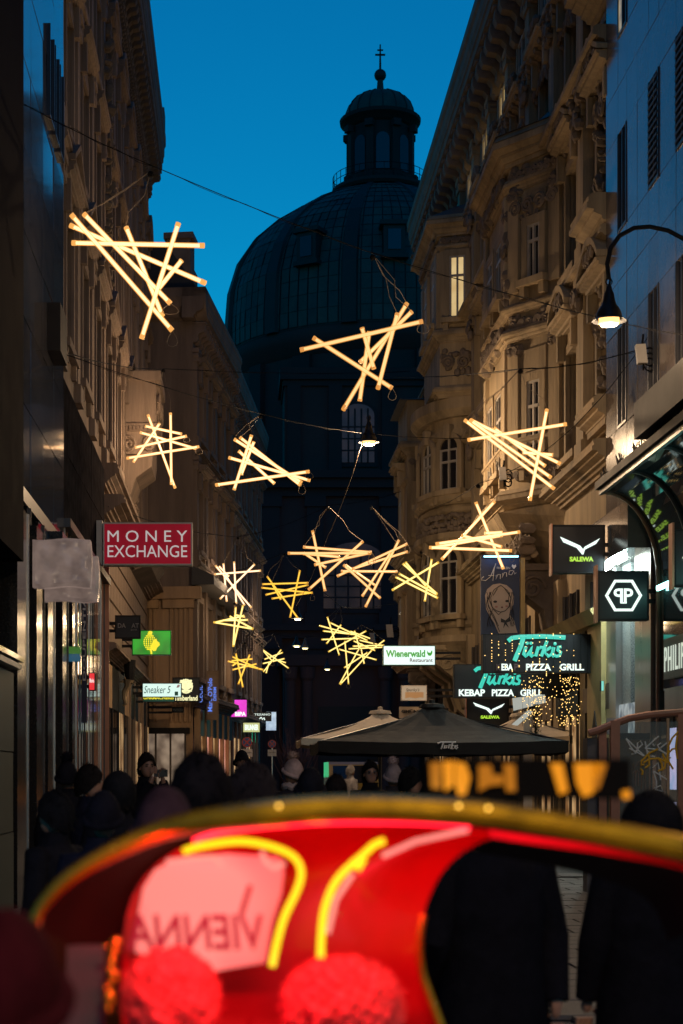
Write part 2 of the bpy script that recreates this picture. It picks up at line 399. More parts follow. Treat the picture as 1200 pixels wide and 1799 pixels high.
# ground floor of the polished building: black piers with glass between, steel edges
for k, (y0, y1) in enumerate(((1.0, 2.0), (3.0, 3.8), (4.35, 5.15), (6.35, 7.1), (7.9, 8.5))):
    mb = MB(); mb.box(y0, y1, -0.26, 0.05, 0, 5.4 if k > 2 else 5.0); o = mb.build('pier', granite_blk, pa, local=True)
    MB().box(y1+0.002, y1+0.05, -0.275, 0.05, 0, 5.4 if k > 2 else 5.0).build('steel_edge', steel_d if k % 2 else steel, o, local=True)
for (y0, y1) in ((2.05, 3.0), (3.85, 4.35), (5.2, 6.35), (7.15, 7.9), (8.55, 9.0)):
    mb = MB(); mb.box(y0, y1, -0.02, 0.04, 0.2, 5.4); o = mb.build('shop_pane', glass_d, pa, local=True)
    MB().box((y0+y1)/2-0.02, (y0+y1)/2+0.02, -0.05, -0.02, 0.2, 5.4).build('mullion', steel_d, o, local=True)
MB().box(0, 9.0, -0.03, 0.05, 5.4, 5.6).build('lintel', steel_d, pa, local=True)

# ---------------------------------------------------------------- left: historic house (29..57 m)
lb = thing('apartment_house', 'ornate stone house with deep bracketed cornice rising along the left side', 'building', (-3.1, 29, 0), R(90))
L = 28.0
cols = [1.7 + 3.1*k for k in range(9)]
flo = ((9.3, 2.3, 2), (13.0, 2.3, 1), (16.5, 1.9, 3), (19.75, 0.85, 0))
ops = [(x-0.62, x+0.62, z, z+h) for x in cols for z, h, _ in flo]
wall_mesh(0, L, 0, 21.4, ops).build('wall', stone_l, lb, local=True)
MB().box(0.0, L, 0.4, 10, 0, 22.6).build('rear_wall', blackm, lb, local=True)
for x in cols:
    for z, h, hd in flo: place_window(lb, x, 0, z, 1.24, h, hd, stone=stone_l, dsc=0.55)
for x in [0.2]+[c+1.55 for c in cols]:
    if x < L:
        pilaster(lb, x, 8.6, 12.3, 0.5, stone_l, 0.06); pilaster(lb, x, 12.7, 16.0, 0.46, stone_l, 0.06); pilaster(lb, x, 16.3, 19.2, 0.42, stone_l, 0.05)
moulding(lb, 9.1, L, 8.1, 0.5, 0.4, stone_l)
for z, h, d in ((12.3, 0.36, 0.18), (16.0, 0.32, 0.16), (19.2, 0.34, 0.2)): moulding(lb, 0, L, z, h, d, stone_l)
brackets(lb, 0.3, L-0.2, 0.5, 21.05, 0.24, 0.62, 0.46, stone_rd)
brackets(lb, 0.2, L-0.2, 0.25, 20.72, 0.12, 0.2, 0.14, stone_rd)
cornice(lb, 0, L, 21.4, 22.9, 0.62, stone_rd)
MB().prof_x([(-0.35, 22.92), (1.2, 25.0), (9, 25.0), (9, 22.92)], 0, L).build('roof', roof_m, lb, local=True)
for k, x in enumerate((6, 15, 22)): MB().box(x, x+1.2, 2, 3, 25.0, 26.6).build('chimney', stone_d, lb, local=True)
MB().box(27.2, 28.0, -0.6, 0.3, 22.92, 23.6).build('parapet_block', stone_rd, lb, local=True)
carving(lb, 9.3, 10.9, 12.8, 19.0, -0.06, stone_rd, 3, 7, 0.2); carving(lb, 18.6, 20.0, 8.8, 12.2, -0.06, stone_l, 4, 8, 0.2)
# dark polished shop cladding on its first nine metres
clad = [(0.02+k*1.125, j*1.21) for k in range(8) for j in range(2)]
for x, z in clad: slab_inst(lb, 'cl', 1.125, 1.21, granite_mat, (x, -0.02, 6.02+z), 0.06)
MB().box(0.0, 9.05, -0.22, 0.0, 5.85, 6.0).build('cladding_lintel', steel_d, lb, local=True)
for (x0, x1) in ((0.7, 1.2), (1.55, 2.05)):                       # gold-lit tall windows in the cladding
    pass
for k in range(10):
    x = 0.1 + k*0.95; m_ = (steel, steel_d, bronze, steel, steel_d)[k % 5]
    MB().box(x, x+0.06, -0.115, 0.0, 0, 5.85).build('mullion', m_, lb, local=True)
    if k < 9: 
        o = MB().box(x+0.06, x+0.95, -0.10, -0.08, 0.15, 5.85).build('shop_pane', glass_d, lb, local=True)
        MB().box(x+0.5, x+0.52, -0.107, -0.10, 0.15, 5.85).build('pane_bar', steel if k % 2 else bronze, o, local=True)
for k, x in enumerate((8.72, 9.0)): MB().box(x, x+0.11, -0.2+0.08*k, 0.0, 0, 6.6).build('corner_post', bronze, lb, local=True)
# shop fronts from there to the end: stone piers, dark glass, fascia
warm_win = em('warm_shop_window', (1.0, 0.62, 0.28), 0.55, c2=(0.25, 0.10, 0.03), scale=1.2)
pink_win = em('pink_shop_window', (1.0, 0.50, 0.38), 1.0, c2=(0.6, 0.2, 0.12), scale=0.8)
x = 9.3; k = 0
while x < L-0.3:
    w = 2.05
    MB().box(x, x+0.2, -0.085 if k < 4 else -0.12, 0.0, 0, 4.3).build('pier', blackm if k < 4 else stone_l, lb, local=True)
    o = MB().box(x+0.2, x+w-0.02, -0.06, -0.02, 0.3, 3.2).build('shop_pane', warm_win if k in (2, 5, 6, 8) else glass_d, lb, local=True)
    for q in range(3): MB().box(x+0.34+q*0.55, x+0.37+q*0.55, -0.07, -0.06, 0.3, 3.2).build('mullion', blackm, o, local=True)
    o = MB().box(x+0.22, x+w-0.02, -0.08, -0.02, 3.2, 4.2).build('shop_fascia', blackm if k % 3 else stone_c_lit, lb, local=True)
    x += w; k += 1
moulding(lb, 9.1, L, 4.3, 0.3, 0.35, stone_l)
blkm = wmesh('stone_block', MB().prof_x([(0.0, 0.01), (-0.045, 0.03), (-0.05, 0.5), (0.0, 0.53)], 0.01, 0.98), stone_l)
for j in range(6):
    for k in range(18):
        inst('stone_block', blkm, lb, (9.2+k*1.0+(0.5 if j % 2 else 0), 0, 4.65+j*0.55))
# projecting entablature block with volutes
bal = MB(); bal.box(16.6, 19.2, -0.85, 0.0, 11.0, 12.15); bal.box(16.5, 19.3, -0.98, 0.0, 12.15, 12.4); bal.box(16.5, 19.3, -0.95, 0.0, 10.8, 11.0)
for q in range(9): bal.box(16.45, 16.58, -0.9+q*0.1, -0.84+q*0.1, 10.82, 10.92)
bo = bal.build('balcony_block', stone_l, lb, local=True)
carving(lb, 16.7, 19.1, 11.1, 12.1, -0.86, stone_l, 9, 10, 0.1)
vo = MB()
for sx in (-0.68, -0.14):
    vo.tube([(16.55, sx + (0.2*(1-t/20))*math.cos(t*0.6)*(-1 if sx < -.4 else 1), 10.45 + 0.24*(1-t/20)*math.sin(t*0.6)) for t in range(18)], 0.05, 5)
vo.box(16.6, 19.2, -0.75, 0.0, 10.2, 10.8); vo.prof_x([(0, 9.0), (-0.12, 9.1), (-0.3, 9.6), (-0.72, 9.9), (-0.75, 10.2), (0, 10.2)], 16.8, 19.0)
vo.build('volute_bracket', stone_l, lb, local=True)
MB().prof_x([(0, 7.4), (-0.55, 7.6), (-0.75, 7.9), (-0.2, 9.0), (0, 9.0)], 19.4, 24.0).build('portal_hood', stone_d, lb, local=True)
moulding(lb, 9.1, L, 7.45, 0.45, 0.55, stone_l)

# ---------------------------------------------------------------- left: projecting corner house and the one beyond
def slanted(name, label, p0, p1, H, stone, ncol, flo, deep=8, cor=0.5, gz=4.2, group=None):
    a = math.atan2(p1[1]-p0[1], p1[0]-p0[0]); Lh = math.hypot(p1[0]-p0[0], p1[1]-p0[1])
    b = thing(name, label, 'building', (p0[0], p0[1], 0), a, group)     # local x along the face, outward side is local -y
    xs = [Lh*(k+0.5)/ncol for k in range(ncol)]
    ops = [(x-0.6, x+0.6, z, z+h) for x in xs for z, h, _ in flo]
    wall_mesh(0, Lh, gz, H, ops).build('wall', stone, b, local=True)
    wv = MB(); wv.box(0.3, Lh, 0.4, deep, 0, H+0.6); wv.build('rear_wall', blackm, b, local=True)
    for x in xs:
        for z, h, hd in flo: place_window(b, x, 0, z, 1.2, h, hd, stone=stone, sashm=sash)
    for k in range(ncol+1):
        x = min(max(0.25, Lh*k/ncol), Lh-0.25)
        z0 = gz
        for z1 in [f[0]-0.7 for f in flo[1:]]+[H-0.9]: pilaster(b, x, z0, z1, 0.42, stone); z0 = z1+0.3
    for f in flo[1:]: moulding(b, 0, Lh, f[0]-0.7, 0.3, 0.28, stone)
    moulding(b, -0.15, Lh, gz-0.3, 0.45, 0.4, stone)
    brackets(b, 0.1, Lh-0.1, 0.55, H-0.7, 0.22, 0.6, 0.42, stone)
    cornice(b, -cor, Lh, H, H+1.0, cor, stone)
    MB().prof_x([(-0.2, H+1.02), (0.9, H+2.6), (deep, H+2.6), (deep, H+1.02)], 0, Lh).build('roof', roof_m, b, local=True)
    return b, Lh
lc, Lc = slanted('corner_house', 'brown corner house with fluted pilasters jutting out beyond the long left facade', (-1.58, 57.1), (-0.42, 66.5), 16.8, stone_c_shade, 4,
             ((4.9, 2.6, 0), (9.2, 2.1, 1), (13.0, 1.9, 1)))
# its end wall facing the camera, upper shade and lower lamplight painted in
ew = MB(); ew.quad((0, 0, 7.7), (0, 6, 7.7), (0, 6, 17), (0, 0, 17)); ew.build('end_wall', stone_c_shade, lc, local=True)
MB().quad((0, 0, 0), (0, 6, 0), (0, 6, 7.7), (0, 0, 7.7)).build('lower_end_wall', stone_c_lit, lc, local=True)
fl = MB()
for q in range(5): fl.box(-0.08, 0.0, 0.05+q*0.16, 0.13+q*0.16, 3.4, 7.2)
for q in range(5): fl.box(-0.08, 0.0, 1.25+q*0.16, 1.33+q*0.16, 3.4, 7.2)
fl.box(-0.18, 0.0, -0.05, 1.0, 7.2, 7.5); fl.box(-0.18, 0.0, 1.15, 2.2, 7.2, 7.5); fl.box(-0.32, 0.0, -0.3, 2.4, 7.5, 7.9)
fl.build('fluted_pilaster', stone_c_lit, lc, local=True)
o = MB().box(-0.05, 0.0, 0.25, 2.3, 0.5, 3.0).build('shop_pane', em('pale_shop_window', (0.55, 0.40, 0.28), 0.45, c2=(0.12, 0.08, 0.06), scale=2.0), lc, local=True)
for q in range(5): MB().box(-0.09, -0.05, 0.22+q*0.5, 0.28+q*0.5, 0.45, 3.05).build('mullion', sash_d, o, local=True)
MB().box(-0.12, 0.0, 0.1, 2.45, 3.0, 3.2).build('shop_fascia', blackm, lc, local=True)
ec = MB(); ec.prof_y([(0.0, 16.8), (-0.15, 16.9), (-0.42, 17.2), (-0.5, 17.5), (-0.5, 17.8), (0.0, 17.8)], -0.5, 6); ec.build('end_cornice', stone_c_shade, lc, local=True)
MB().box(0.1, 1.0, 0.1, 0.9, 17.8, 19.6).box(0.0, 1.1, 0.0, 1.0, 19.6, 19.8).build('chimney', stone_d, lc, local=True)
MB().box(1.6, 2.4, 0.2, 0.9, 17.8, 19.0).build('parapet_block', stone_d, lc, local=True); MB().box(4.0, 4.8, 0.2, 0.9, 17.8, 18.6).build('parapet_block', stone_d, lc, local=True)
cd = MB(); cd.box(-0.3, Lc, -0.75, 0.0, 7.95, 8.25); cd.prof_x([(-0.75, 8.25), (0, 8.6), (0, 8.25)], -0.3, Lc); cd.build('canopy_roof', roof_m, lc, local=True)
# lit shop fronts on the corner house
for k in range(6):
    x = 0.3 + k*1.5
    MB().box(x, x+0.2, -0.2, 0.0, 0, 3.85).build('pier', stone_c_lit, lc, local=True)
    o = MB().box(x+0.22, x+1.48, -0.06, -0.02, 0.2, 2.95).build('shop_pane', (warm_win, pink_win, warm_win, pink_win, pink_win, warm_win)[k], lc, local=True)
    MB().box(x+0.8, x+0.86, -0.1, -0.06, 0.2, 2.95).build('mullion', blackm, o, local=True)
    MB().box(x+0.22, x+1.48, -0.14, -0.02, 2.95, 3.85).build('shop_fascia', bronze if k < 2 else blackm, lc, local=True)
ld, Ld = slanted('distant_house', 'dim grey house at the far left end of the street beside the church', (-0.62, 70.0), (0.95, 86.0), 17.6, stone_d, 6,
             ((5.2, 2.3, 1), (9.4, 2.2, 1), (13.4, 1.9, 1)))
MB().quad((0, 0, 0), (0, 6, 0), (0, 6, 17.6), (0, 0, 17.6)).build('end_wall', stone_d, ld, local=True)
MB().prof_y([(0.0, 17.6), (-0.15, 17.7), (-0.42, 18.0), (-0.5, 18.3), (-0.5, 18.6), (0.0, 18.6)], -0.5, 6).build('end_cornice', stone_d, ld, local=True)
for k in range(9):
    x = 0.4 + k*1.7
    MB().box(x, x+0.3, -0.12, 0, 0, 3.9).build('pier', stone_d, ld, local=True)
    MB().box(x+0.3, x+1.7, -0.04, -0.01, 0.3, 3.2).build('shop_pane', warm_win if k in (1, 2, 5) else glass_d, ld, local=True)
# ---------------------------------------------------------------- right: modern slab building (to 33 m)
mo = thing('slab_building', 'modern building clad in large smooth slabs at the upper right edge', 'building', (7.07, 33.0, 0), R(-90))
MB().box(0, 26, 0.06, 9, 6.3, 26).box(5, 26, 0.7, 9, 0, 6.3).build('core_wall', blackm, mo, local=True)
mw = [(x, x+0.72, z, z+1.85) for x in (1.05, 3.45, 5.3, 7.6) for z in (8.1, 11.75, 15.4, 19.0, 22.6)]
xs = [0, 1.05, 1.77, 2.6, 3.45, 4.17, 5.3, 6.02, 6.8, 7.6, 8.32, 9.2, 10.1, 11.0]
zs = [6.4, 7.25, 8.1, 9.95, 10.85, 11.75, 13.6, 14.5, 15.4, 17.25, 18.1, 19.0, 20.85, 21.7, 22.6, 24.45, 25.6]
for i in range(len(xs)-1):
    for j in range(len(zs)-1):
        u, z = (xs[i]+xs[i+1])/2, (zs[j]+zs[j+1])/2
        if any(w[0] < u < w[1] and w[2] < z < w[3] for w in mw): continue
        slab_inst(mo, ('m', i, round(zs[j+1]-zs[j], 2)), xs[i+1]-xs[i], zs[j+1]-zs[j], slab_m, (xs[i], 0.05, zs[j]), 0.05)
grl = mat('window_grille', (0.05, 0.05, 0.055), 0.5, metal=0.4, var=0.0)
for (a, b, c, d) in mw:
    o = MB().box(a, b, 0.03, 0.06, c, d).build('window', glass_w, mo, local=True)
    MB().box(a, a+0.05, -0.02, 0.03, c, d).box(b-0.05, b, -0.02, 0.03, c, d).box(a+.05, b-.05, -0.02, 0.03, c, c+0.05).box(a+0.34, a+0.38, -0.01, 0.03, c+.05, d).build('sash', steel_d, o, local=True)
    if c > 11 and a > 2:
        gq = MB()
        for q in range(14): gq.box(a+0.05, b-0.05, -0.035, -0.022, c+0.1+q*0.125, c+0.14+q*0.125)
        gq.build('grille', grl, o, local=True)
lw = em('lit_upper_window', (0.9, 0.72, 0.42), 0.35, c2=(0.3, 0.24, 0.14), scale=3)
MB().box(1.06, 1.30, 0.0, 0.02, 15.42, 17.2).build('lit_curtain', lw, mo, local=True)
# ground floor at the far end: steel, speckled granite and brown steel piers, louvre, soffit lamps
gf = (('steel_pier', 0.02, 0.85, 0.0, steel), ('granite_pier', 0.87, 1.55, 0.12, granite_lit), ('granite_pier', 1.95, 2.3, 0.35, granite_lit), ('bronze_pier', 2.32, 3.5, 0.02, mat('brown_steel', (0.3, 0.23, 0.19), 0.28, metal=0.85, var=0.15, streak=True)))
for nme, a, b, d, m_ in gf: MB().box(a, b, -0.0+d, 0.6, 0, 5.55).build(nme, m_, mo, local=True)
MB().box(1.55, 1.95, 0.45, 0.6, 0, 5.5).build('door_pane', glass_d, mo, local=True)
MB().box(0, 3.6, -0.4, 0.6, 5.55, 6.38).build('soffit_beam', slab_m, mo, local=True)
MB().box(0.9, 2.3, 0.05, 0.12, 2.35, 2.95).build('screen', em('poster_screen', (0.62, 0.70, 0.72), 0.5, c2=(0.10, 0.16, 0.22), scale=5), mo, local=True)
lv = MB()
for q in range(8): lv.box(0.9, 2.3, 0.04, 0.13, 1.75+q*0.07, 1.79+q*0.07)
lv.build('louvre', blackm, mo, local=True)
MB().box(0.9, 2.3, 0.09, 0.5, 1.7, 2.4).build('louvre_box', blackp, mo, local=True)
sl = em('soffit_lamp', (0.75, 1.0, 0.95), 110.0)
for k in range(2):
    MB().box(0.5+k*1.2, 1.2+k*1.2, -0.34, -0.14, 5.5, 5.545).build('soffit_lamp', sl, mo, local=True)
# glass front curving out into a canopy
def cove(t):                                                          # t 0..1 along the curve: (y,z), y outward negative
    a = t*math.pi/2
    return (-0.92*(1-math.cos(a)), 4.95 + 1.45*math.sin(a))
gl_can = mat('canopy_glass', (0.02, 0.03, 0.032), 0.04, var=0.0, spec=0.9)
for k in range(4):
    xa = 4.25 + k*2.0; xb = xa + 1.94
    mb = MB(); pts = [(-0.0, 3.05), (-0.0, 4.2)] + [cove(t/10) for t in range(11)]
    for i in range(len(pts)-1):
        mb.quad((xa, pts[i][0], pts[i][1]), (xb, pts[i][0], pts[i][1]), (xb, pts[i+1][0], pts[i+1][1]), (xa, pts[i+1][0], pts[i+1][1]))
    mb.build('curved_pane', gl_can, mo, smooth=True, local=True)
    rb = MB(); rp = [(-0.03, 0.0), (-0.03, 3.0)] + [(cove(t/10)[0]-0.03, cove(t/10)[1]-0.0) for t in range(11)]
    rb.tube([(xa-0.025, y_, z_) for y_, z_ in rp], 0.035, 6); rb.build('curved_rib', steel_d if k else bronze, mo, local=True)
MB().box(4.1, 12, -1.0, -0.94, 6.37, 6.45).build('canopy_rail', steel_d, mo, local=True)
MB().prof_x([(-1.05, 6.47), (-0.98, 6.47), (0.05, 6.8), (0.05, 6.9), (-1.05, 6.6)], 4.0, 12).build('canopy_roof', blackm, mo, local=True)
sp = MB()
for k in range(26):
    x = 4.2+k*0.3
    if k % 4 < 2:
        for q in range(4): sp.tube([(x+q*0.05, -0.97, 6.6), (x+q*0.05+rnd.uniform(-.06, .06), -0.97+rnd.uniform(-.05, .05), 6.6+rnd.uniform(0.08, 0.2))], 0.012, 4)
sp.build('bird_spikes', blackm, mo, local=True)
for k in range(4): MB().box(4.4+k*2.0, 6.0+k*2.0, -0.10, -0.06, 4.72, 4.80).build('canopy_lamp', em('canopy_lamp%d' % k, (0.35, 1.0, 0.88), 9.0), mo, local=True)
MB().box(7.2, 11, -1.12, 0.0, 6.7, 7.25).build('awning_box', blackm, mo, local=True)
fas = MB().box(4.95, 12, -0.1, 0.02, 2.62, 3.05).box(4.95, 12, -0.06, 0.02, 1.2, 1.4).build('fascia', steel, mo, local=True)
fas2 = MB().box(4.95, 12, -0.115, -0.05, 3.2, 3.86).build('name_board', mat('name_board', (0.10, 0.115, 0.13), 0.35, metal=0.3, var=0.1), mo, local=True)
for k in range(4): MB().box(3.8+k*1.5, 5.2+k*1.5, -0.02, 0.02, 0.2, 2.6).build('shop_pane', glass_d, mo, local=True)
MB().box(5.1, 5.9, -0.05, -0.02, 0.3, 2.4).build('shop_screen', em('shop_screen', (0.75, 0.62, 0.95), 1.1, c2=(0.4, 0.5, 0.8)), mo, local=True)

# ---------------------------------------------------------------- right: ornate house with bay windows (33..66 m)
rh = thing('bay_window_house', 'richly carved sandstone house with stacked bay windows along the right side', 'building', (7.3, 66.0, 0), R(-90))
XR = lambda Y: 66.0 - Y
LR = 33.0
rc = [XR(33.9+3.3*k) for k in range(10)]
rc = [x for x in rc if 0.5 < x < LR-0.5]
flr = ((8.6, 2.3, 3), (12.6, 2.3, 2), (16.4, 1.9, 1), (19.5, 1.5, 0))
skip = lambda x, z: (XR(45.2)-0.3 < x < XR(38.4)+0.3 and z < 16) or (XR(60.2)-0.2 < x < XR(53.2)+0.3 and z < 18) or (x < 4.4 and z < 12)
ops = [(x-0.6, x+0.6, z, z+h) for x in rc for z, h, _ in flr if not skip(x, z)]
wall_mesh(0, LR, 0, 21.3, ops).build('wall', stone_r, rh, local=True)
MB().box(0.0, LR, 0.4, 10, 0, 22.6).build('rear_wall', blackm, rh, local=True)
lit_y = em('lit_room', (0.95, 0.66, 0.27), 0.55, c2=(0.55, 0.36, 0.12), scale=1.0)
for x in rc:
    for z, h, hd in flr:
        if skip(x, z): continue
        place_window(rh, x, 0, z, 1.2, h, hd, stone=stone_r, proud=(z > 19), lit=lit_y if z > 19 and XR(54) < x < XR(46.5) else None)
for x in [c+1.65 for c in rc]:
    if 0.5 < x < LR-0.3:
        pilaster(rh, x, 16.0, 19.0, 0.5, stone_r, 0.22); pilaster(rh, x, 19.2, 20.9, 0.5, stone_r, 0.22)
        if not skip(x, 12): pilaster(rh, x, 8.2, 12.0, 0.6, stone_r, 0.22); pilaster(rh, x, 12.3, 15.7, 0.55, stone_r, 0.22)
for z, h, d in ((7.6, 0.55, 0.5), (11.9, 0.4, 0.36), (15.7, 0.45, 0.5), (18.95, 0.3, 0.34)): moulding(rh, 0, LR, z, h, d, stone_r)
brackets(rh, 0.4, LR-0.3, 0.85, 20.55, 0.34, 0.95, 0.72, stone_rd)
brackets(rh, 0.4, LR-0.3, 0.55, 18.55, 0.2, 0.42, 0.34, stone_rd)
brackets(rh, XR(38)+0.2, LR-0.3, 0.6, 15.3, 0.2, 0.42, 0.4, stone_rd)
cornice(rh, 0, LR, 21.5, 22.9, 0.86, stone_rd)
MB().prof_x([(-0.5, 22.92), (1.4, 25.4), (9, 25.4), (9, 22.92)], 0, LR).build('roof', roof_m, rh, local=True)
carving(rh, XR(64), LR-0.4, 17.95, 18.45, -0.05, stone_rd, 21, 10, 0.12)
# end pilaster next to the modern building, with its own projecting cornices
for z, h, d in ((12.2, 0.7, 0.6), (16.8, 0.8, 0.7), (8.4, 0.6, 0.5)): moulding(rh, LR-1.8, LR, z, h, d, stone_r, 'end_cornice')
carving(rh, LR-1.4, LR-0.3, 9.2, 12.0, -0.1, stone_rd, 22, 12, 0.18)
carving(rh, LR-1.4, LR-0.3, 13.2, 16.4, -0.1, stone_rd, 23, 12, 0.18)

def off(poly, d):                                                      # grow a bay outline outwards
    n = len(poly); cx = sum(p[0] for p in poly)/n; out = []
    for x, y in poly:
        sx = 1 if x > cx else -1
        out.append((x + sx*d*(1.0 if abs(y) < 0.01 else 0.55), y - (d if abs(y) > 0.01 else 0)))
    return out
def bay(poly, levels, mould, m):
    """levels: (z0, z1); mould: (z, h, d)"""
    mb = MB()
    for z0, z1 in levels: mb.prism(poly, z0, z1)
    mb.build('bay_wall', m, rh, local=True)
    for z, h, d in mould:
        q = MB()
        for f0, f1, g0, g1 in ((0, .14, .22, .22), (.141, .3, .34, .5), (.301, .38, .58, .58), (.381, .52, .64, .86), (.521, .72, 1, 1), (.721, .78, .9, .9), (.781, 1, .95, .7)): q.prism(off(poly, d*g0), z+h*f0, z+h*f1, off(poly, d*g1))
        q.build('bay_moulding', m, rh, local=True)
def face_win(poly, i, frac, z, w, h, hood, arch=False, lit=None, m=None, sashm=None, out=0.0):
    a, b = Vector(poly[i]), Vector(poly[(i+1) % len(poly)]); d = (b-a); nrm = Vector((d.y, -d.x)).normalized()
    cx = sum(p[0] for p in poly)/len(poly); cy = sum(p[1] for p in poly)/len(poly)
    c = a + d*frac
    if nrm.dot(c-Vector((cx, cy))) < 0: nrm = -nrm
    return place_window(rh, c.x+nrm.x*out, c.y+nrm.y*out, z, w, h, hood, arch, m or stone_r, True, math.atan2(nrm.x, -nrm.y), lit, sashm)
def face_panel(poly, i, f0, f1, z0, z1, t, m, name='bay_panel'):
    a, b = Vector(poly[i]), Vector(poly[(i+1) % len(poly)]); d = b-a; nrm = Vector((d.y, -d.x)).normalized()
    cx = sum(p[0] for p in poly)/len(poly); cy = sum(p[1] for p in poly)/len(poly)
    if nrm.dot((a+b)/2-Vector((cx, cy))) < 0: nrm = -nrm
    p, q = a+d*f0, a+d*f1
    return MB().prism([(p.x, p.y), (q.x, q.y), (q.x+nrm.x*t, q.y+nrm.y*t), (p.x+nrm.x*t, p.y+nrm.y*t)], z0, z1).build(name, m, rh, local=True)
def face_carving(poly, i, f0, f1, z0, z1, seed, dens=22, dep=0.12):
    a, b = Vector(poly[i]), Vector(poly[(i+1) % len(poly)]); d = b-a; nrm = Vector((d.y, -d.x)).normalized()
    cx = sum(p[0] for p in poly)/len(poly); cy = sum(p[1] for p in poly)/len(poly)
    if nrm.dot((a+b)/2-Vector((cx, cy))) < 0: nrm = -nrm
    c = a+d*((f0+f1)/2); w = d.length*(f1-f0)
    o = carving(rh, -w/2, w/2, 0, z1-z0, -0.02, stone_rd, seed, dens, dep)
    o.location = (c.x, c.y, z0); o.rotation_euler = (0, 0, math.atan2(nrm.x, -nrm.y)); return o
sd = 200
for x in rc:
    for z, h, hd in flr[:3]:
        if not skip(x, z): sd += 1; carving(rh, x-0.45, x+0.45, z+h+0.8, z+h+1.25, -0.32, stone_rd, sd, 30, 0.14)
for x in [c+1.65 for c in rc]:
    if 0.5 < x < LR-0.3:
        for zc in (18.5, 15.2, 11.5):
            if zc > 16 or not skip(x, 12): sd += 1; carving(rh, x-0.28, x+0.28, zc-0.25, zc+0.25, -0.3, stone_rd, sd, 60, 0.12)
# bay one: half hexagon, Y 38.6..45
b1 = [(XR(38.5), 0), (XR(40.0), -1.0), (XR(43.6), -1.0), (XR(45.1), 0)]
bay(b1, [(7.9, 16.0)], [(7.75, 0.5, 0.34), (9.2, 0.25, 0.14), (11.7, 0.3, 0.2), (12.35, 0.22, 0.16), (15.2, 0.3, 0.14), (15.8, 0.7, 0.42)], stone_r)
rf = MB(); rf.prism(off(b1, 0.35), 16.5, 17.1, [(XR(39.4), 0), (XR(40.8), -0.35), (XR(42.8), -0.35), (XR(44.2), 0)]); rf.build('bay_roof', roof_m, rh, local=True)
for z0, z1 in ((8.4, 11.6), (12.6, 15.2)):
    for i in (0, 2):
        for f0, f1 in ((0.03, 0.22), (0.78, 0.97)): face_panel(b1, i, f0, f1, z0+0.25, z1, 0.1, stone_r, 'bay_pilaster')
    for f0, f1 in ((0.02, 0.12), (0.88, 0.98)): face_panel(b1, 1, f0, f1, z0+0.25, z1, 0.1, stone_r, 'bay_pilaster')
    face_panel(b1, 0, 0.30, 0.70, z1-0.85, z1-0.15, 0.05, stone_r)
    face_win(b1, 0, 0.5, z0+0.45, 0.42, z1-z0-1.35, 0)
    for f in (0.3, 0.7): face_win(b1, 1, f, z0+0.45, 0.85, z1-z0-1.3, 0)
    face_win(b1, 2, 0.5, z0+0.45, 0.62, z1-z0-1.6, 0)
carving(rh, XR(43.4), XR(40.2), 15.25, 15.8, -1.06, stone_rd, 31, 16, 0.2); carving(rh, XR(43.4), XR(40.2), 11.75, 12.3, -1.06, stone_rd, 32, 16, 0.2)
carving(rh, XR(40.4), XR(39.9), 12.6, 15.2, -1.02, stone_rd, 33, 16, 0.18)
for k, (z0, z1) in enumerate(((15.3, 15.75), (11.8, 12.3), (8.45, 8.75), (14.45, 15.1))):
    for i in (0, 2): face_carving(b1, i, 0.05, 0.95, z0, z1, 300+k*3+i, 26 if k < 3 else 12)
for k, z in enumerate((11.3, 14.9)):
    for f in (0.125, 0.875): face_carving(b1, 0, f-0.1, f+0.1, z, z+0.32, 330+k, 70, 0.16)
# corbel under it: shrinking tiers, fluted shell and a scroll console
q = MB(); tiers = [(7.75, 0.30), (7.45, 0.12), (7.1, -0.12), (6.75, -0.36), (6.45, -0.62)]
for (za, da), (zb, db) in zip(tiers, tiers[1:]): q.prism(off(b1, db), zb, za, off(b1, da))
q.build('corbel', stone_r, rh, local=True)
sh = MB()
for k in range(11):
    a = math.pi*(k+0.5)/11; sh.tube([(XR(39.6)+0.0, -0.35, 6.5), (XR(39.6)+0.35*math.cos(a)*1.6, -0.55-0.2*math.sin(a), 6.6+0.6*math.sin(a))], [0.03, 0.1], 6)
sh.build('shell_ornament', stone_r, rh, local=True)
carving(rh, XR(41.5), XR(38.9), 6.5, 7.4, -0.75, stone_rd, 34, 18, 0.25)
def console(x, z0, z1, w, d, m, seed):
    c = MB(); h = z1-z0
    c.prof_x([(0, z0), (-d*0.15, z0+h*0.05), (-d*0.3, z0+h*0.3), (-d*0.35, z0+h*0.5), (-d*0.7, z0+h*0.65), (-d, z0+h*0.8), (-d, z1), (0, z1)], x-w/2, x+w/2)
    for sx in (-1, 1): c.tube([(x+sx*(w/2+0.02), -d*0.62 + d*0.3*(1-t/22)*math.cos(t*0.5), z0+h*0.78 + h*0.17*(1-t/22)*math.sin(t*0.5)) for t in range(20)], 0.05, 5)
    c.box(x-w/2-0.08, x+w/2+0.08, -d-0.08, 0, z1, z1+0.15)
    c.prof_x([(0, z0-h*0.35), (-d*0.12, z0-h*0.1), (-d*0.32, z0), (0, z0)], x-w/2+0.1, x+w/2-0.1)
    return c.build('console', m, rh, local=True)
console(XR(39.4), 4.5, 6.3, 0.8, 1.0, stone_rd, 1); console(XR(43.8), 4.5, 6.3, 0.8, 1.0, stone_rd, 2)
carving(rh, XR(39.9), XR(38.9), 5.4, 6.4, -1.0, stone_rd, 35, 26, 0.3)
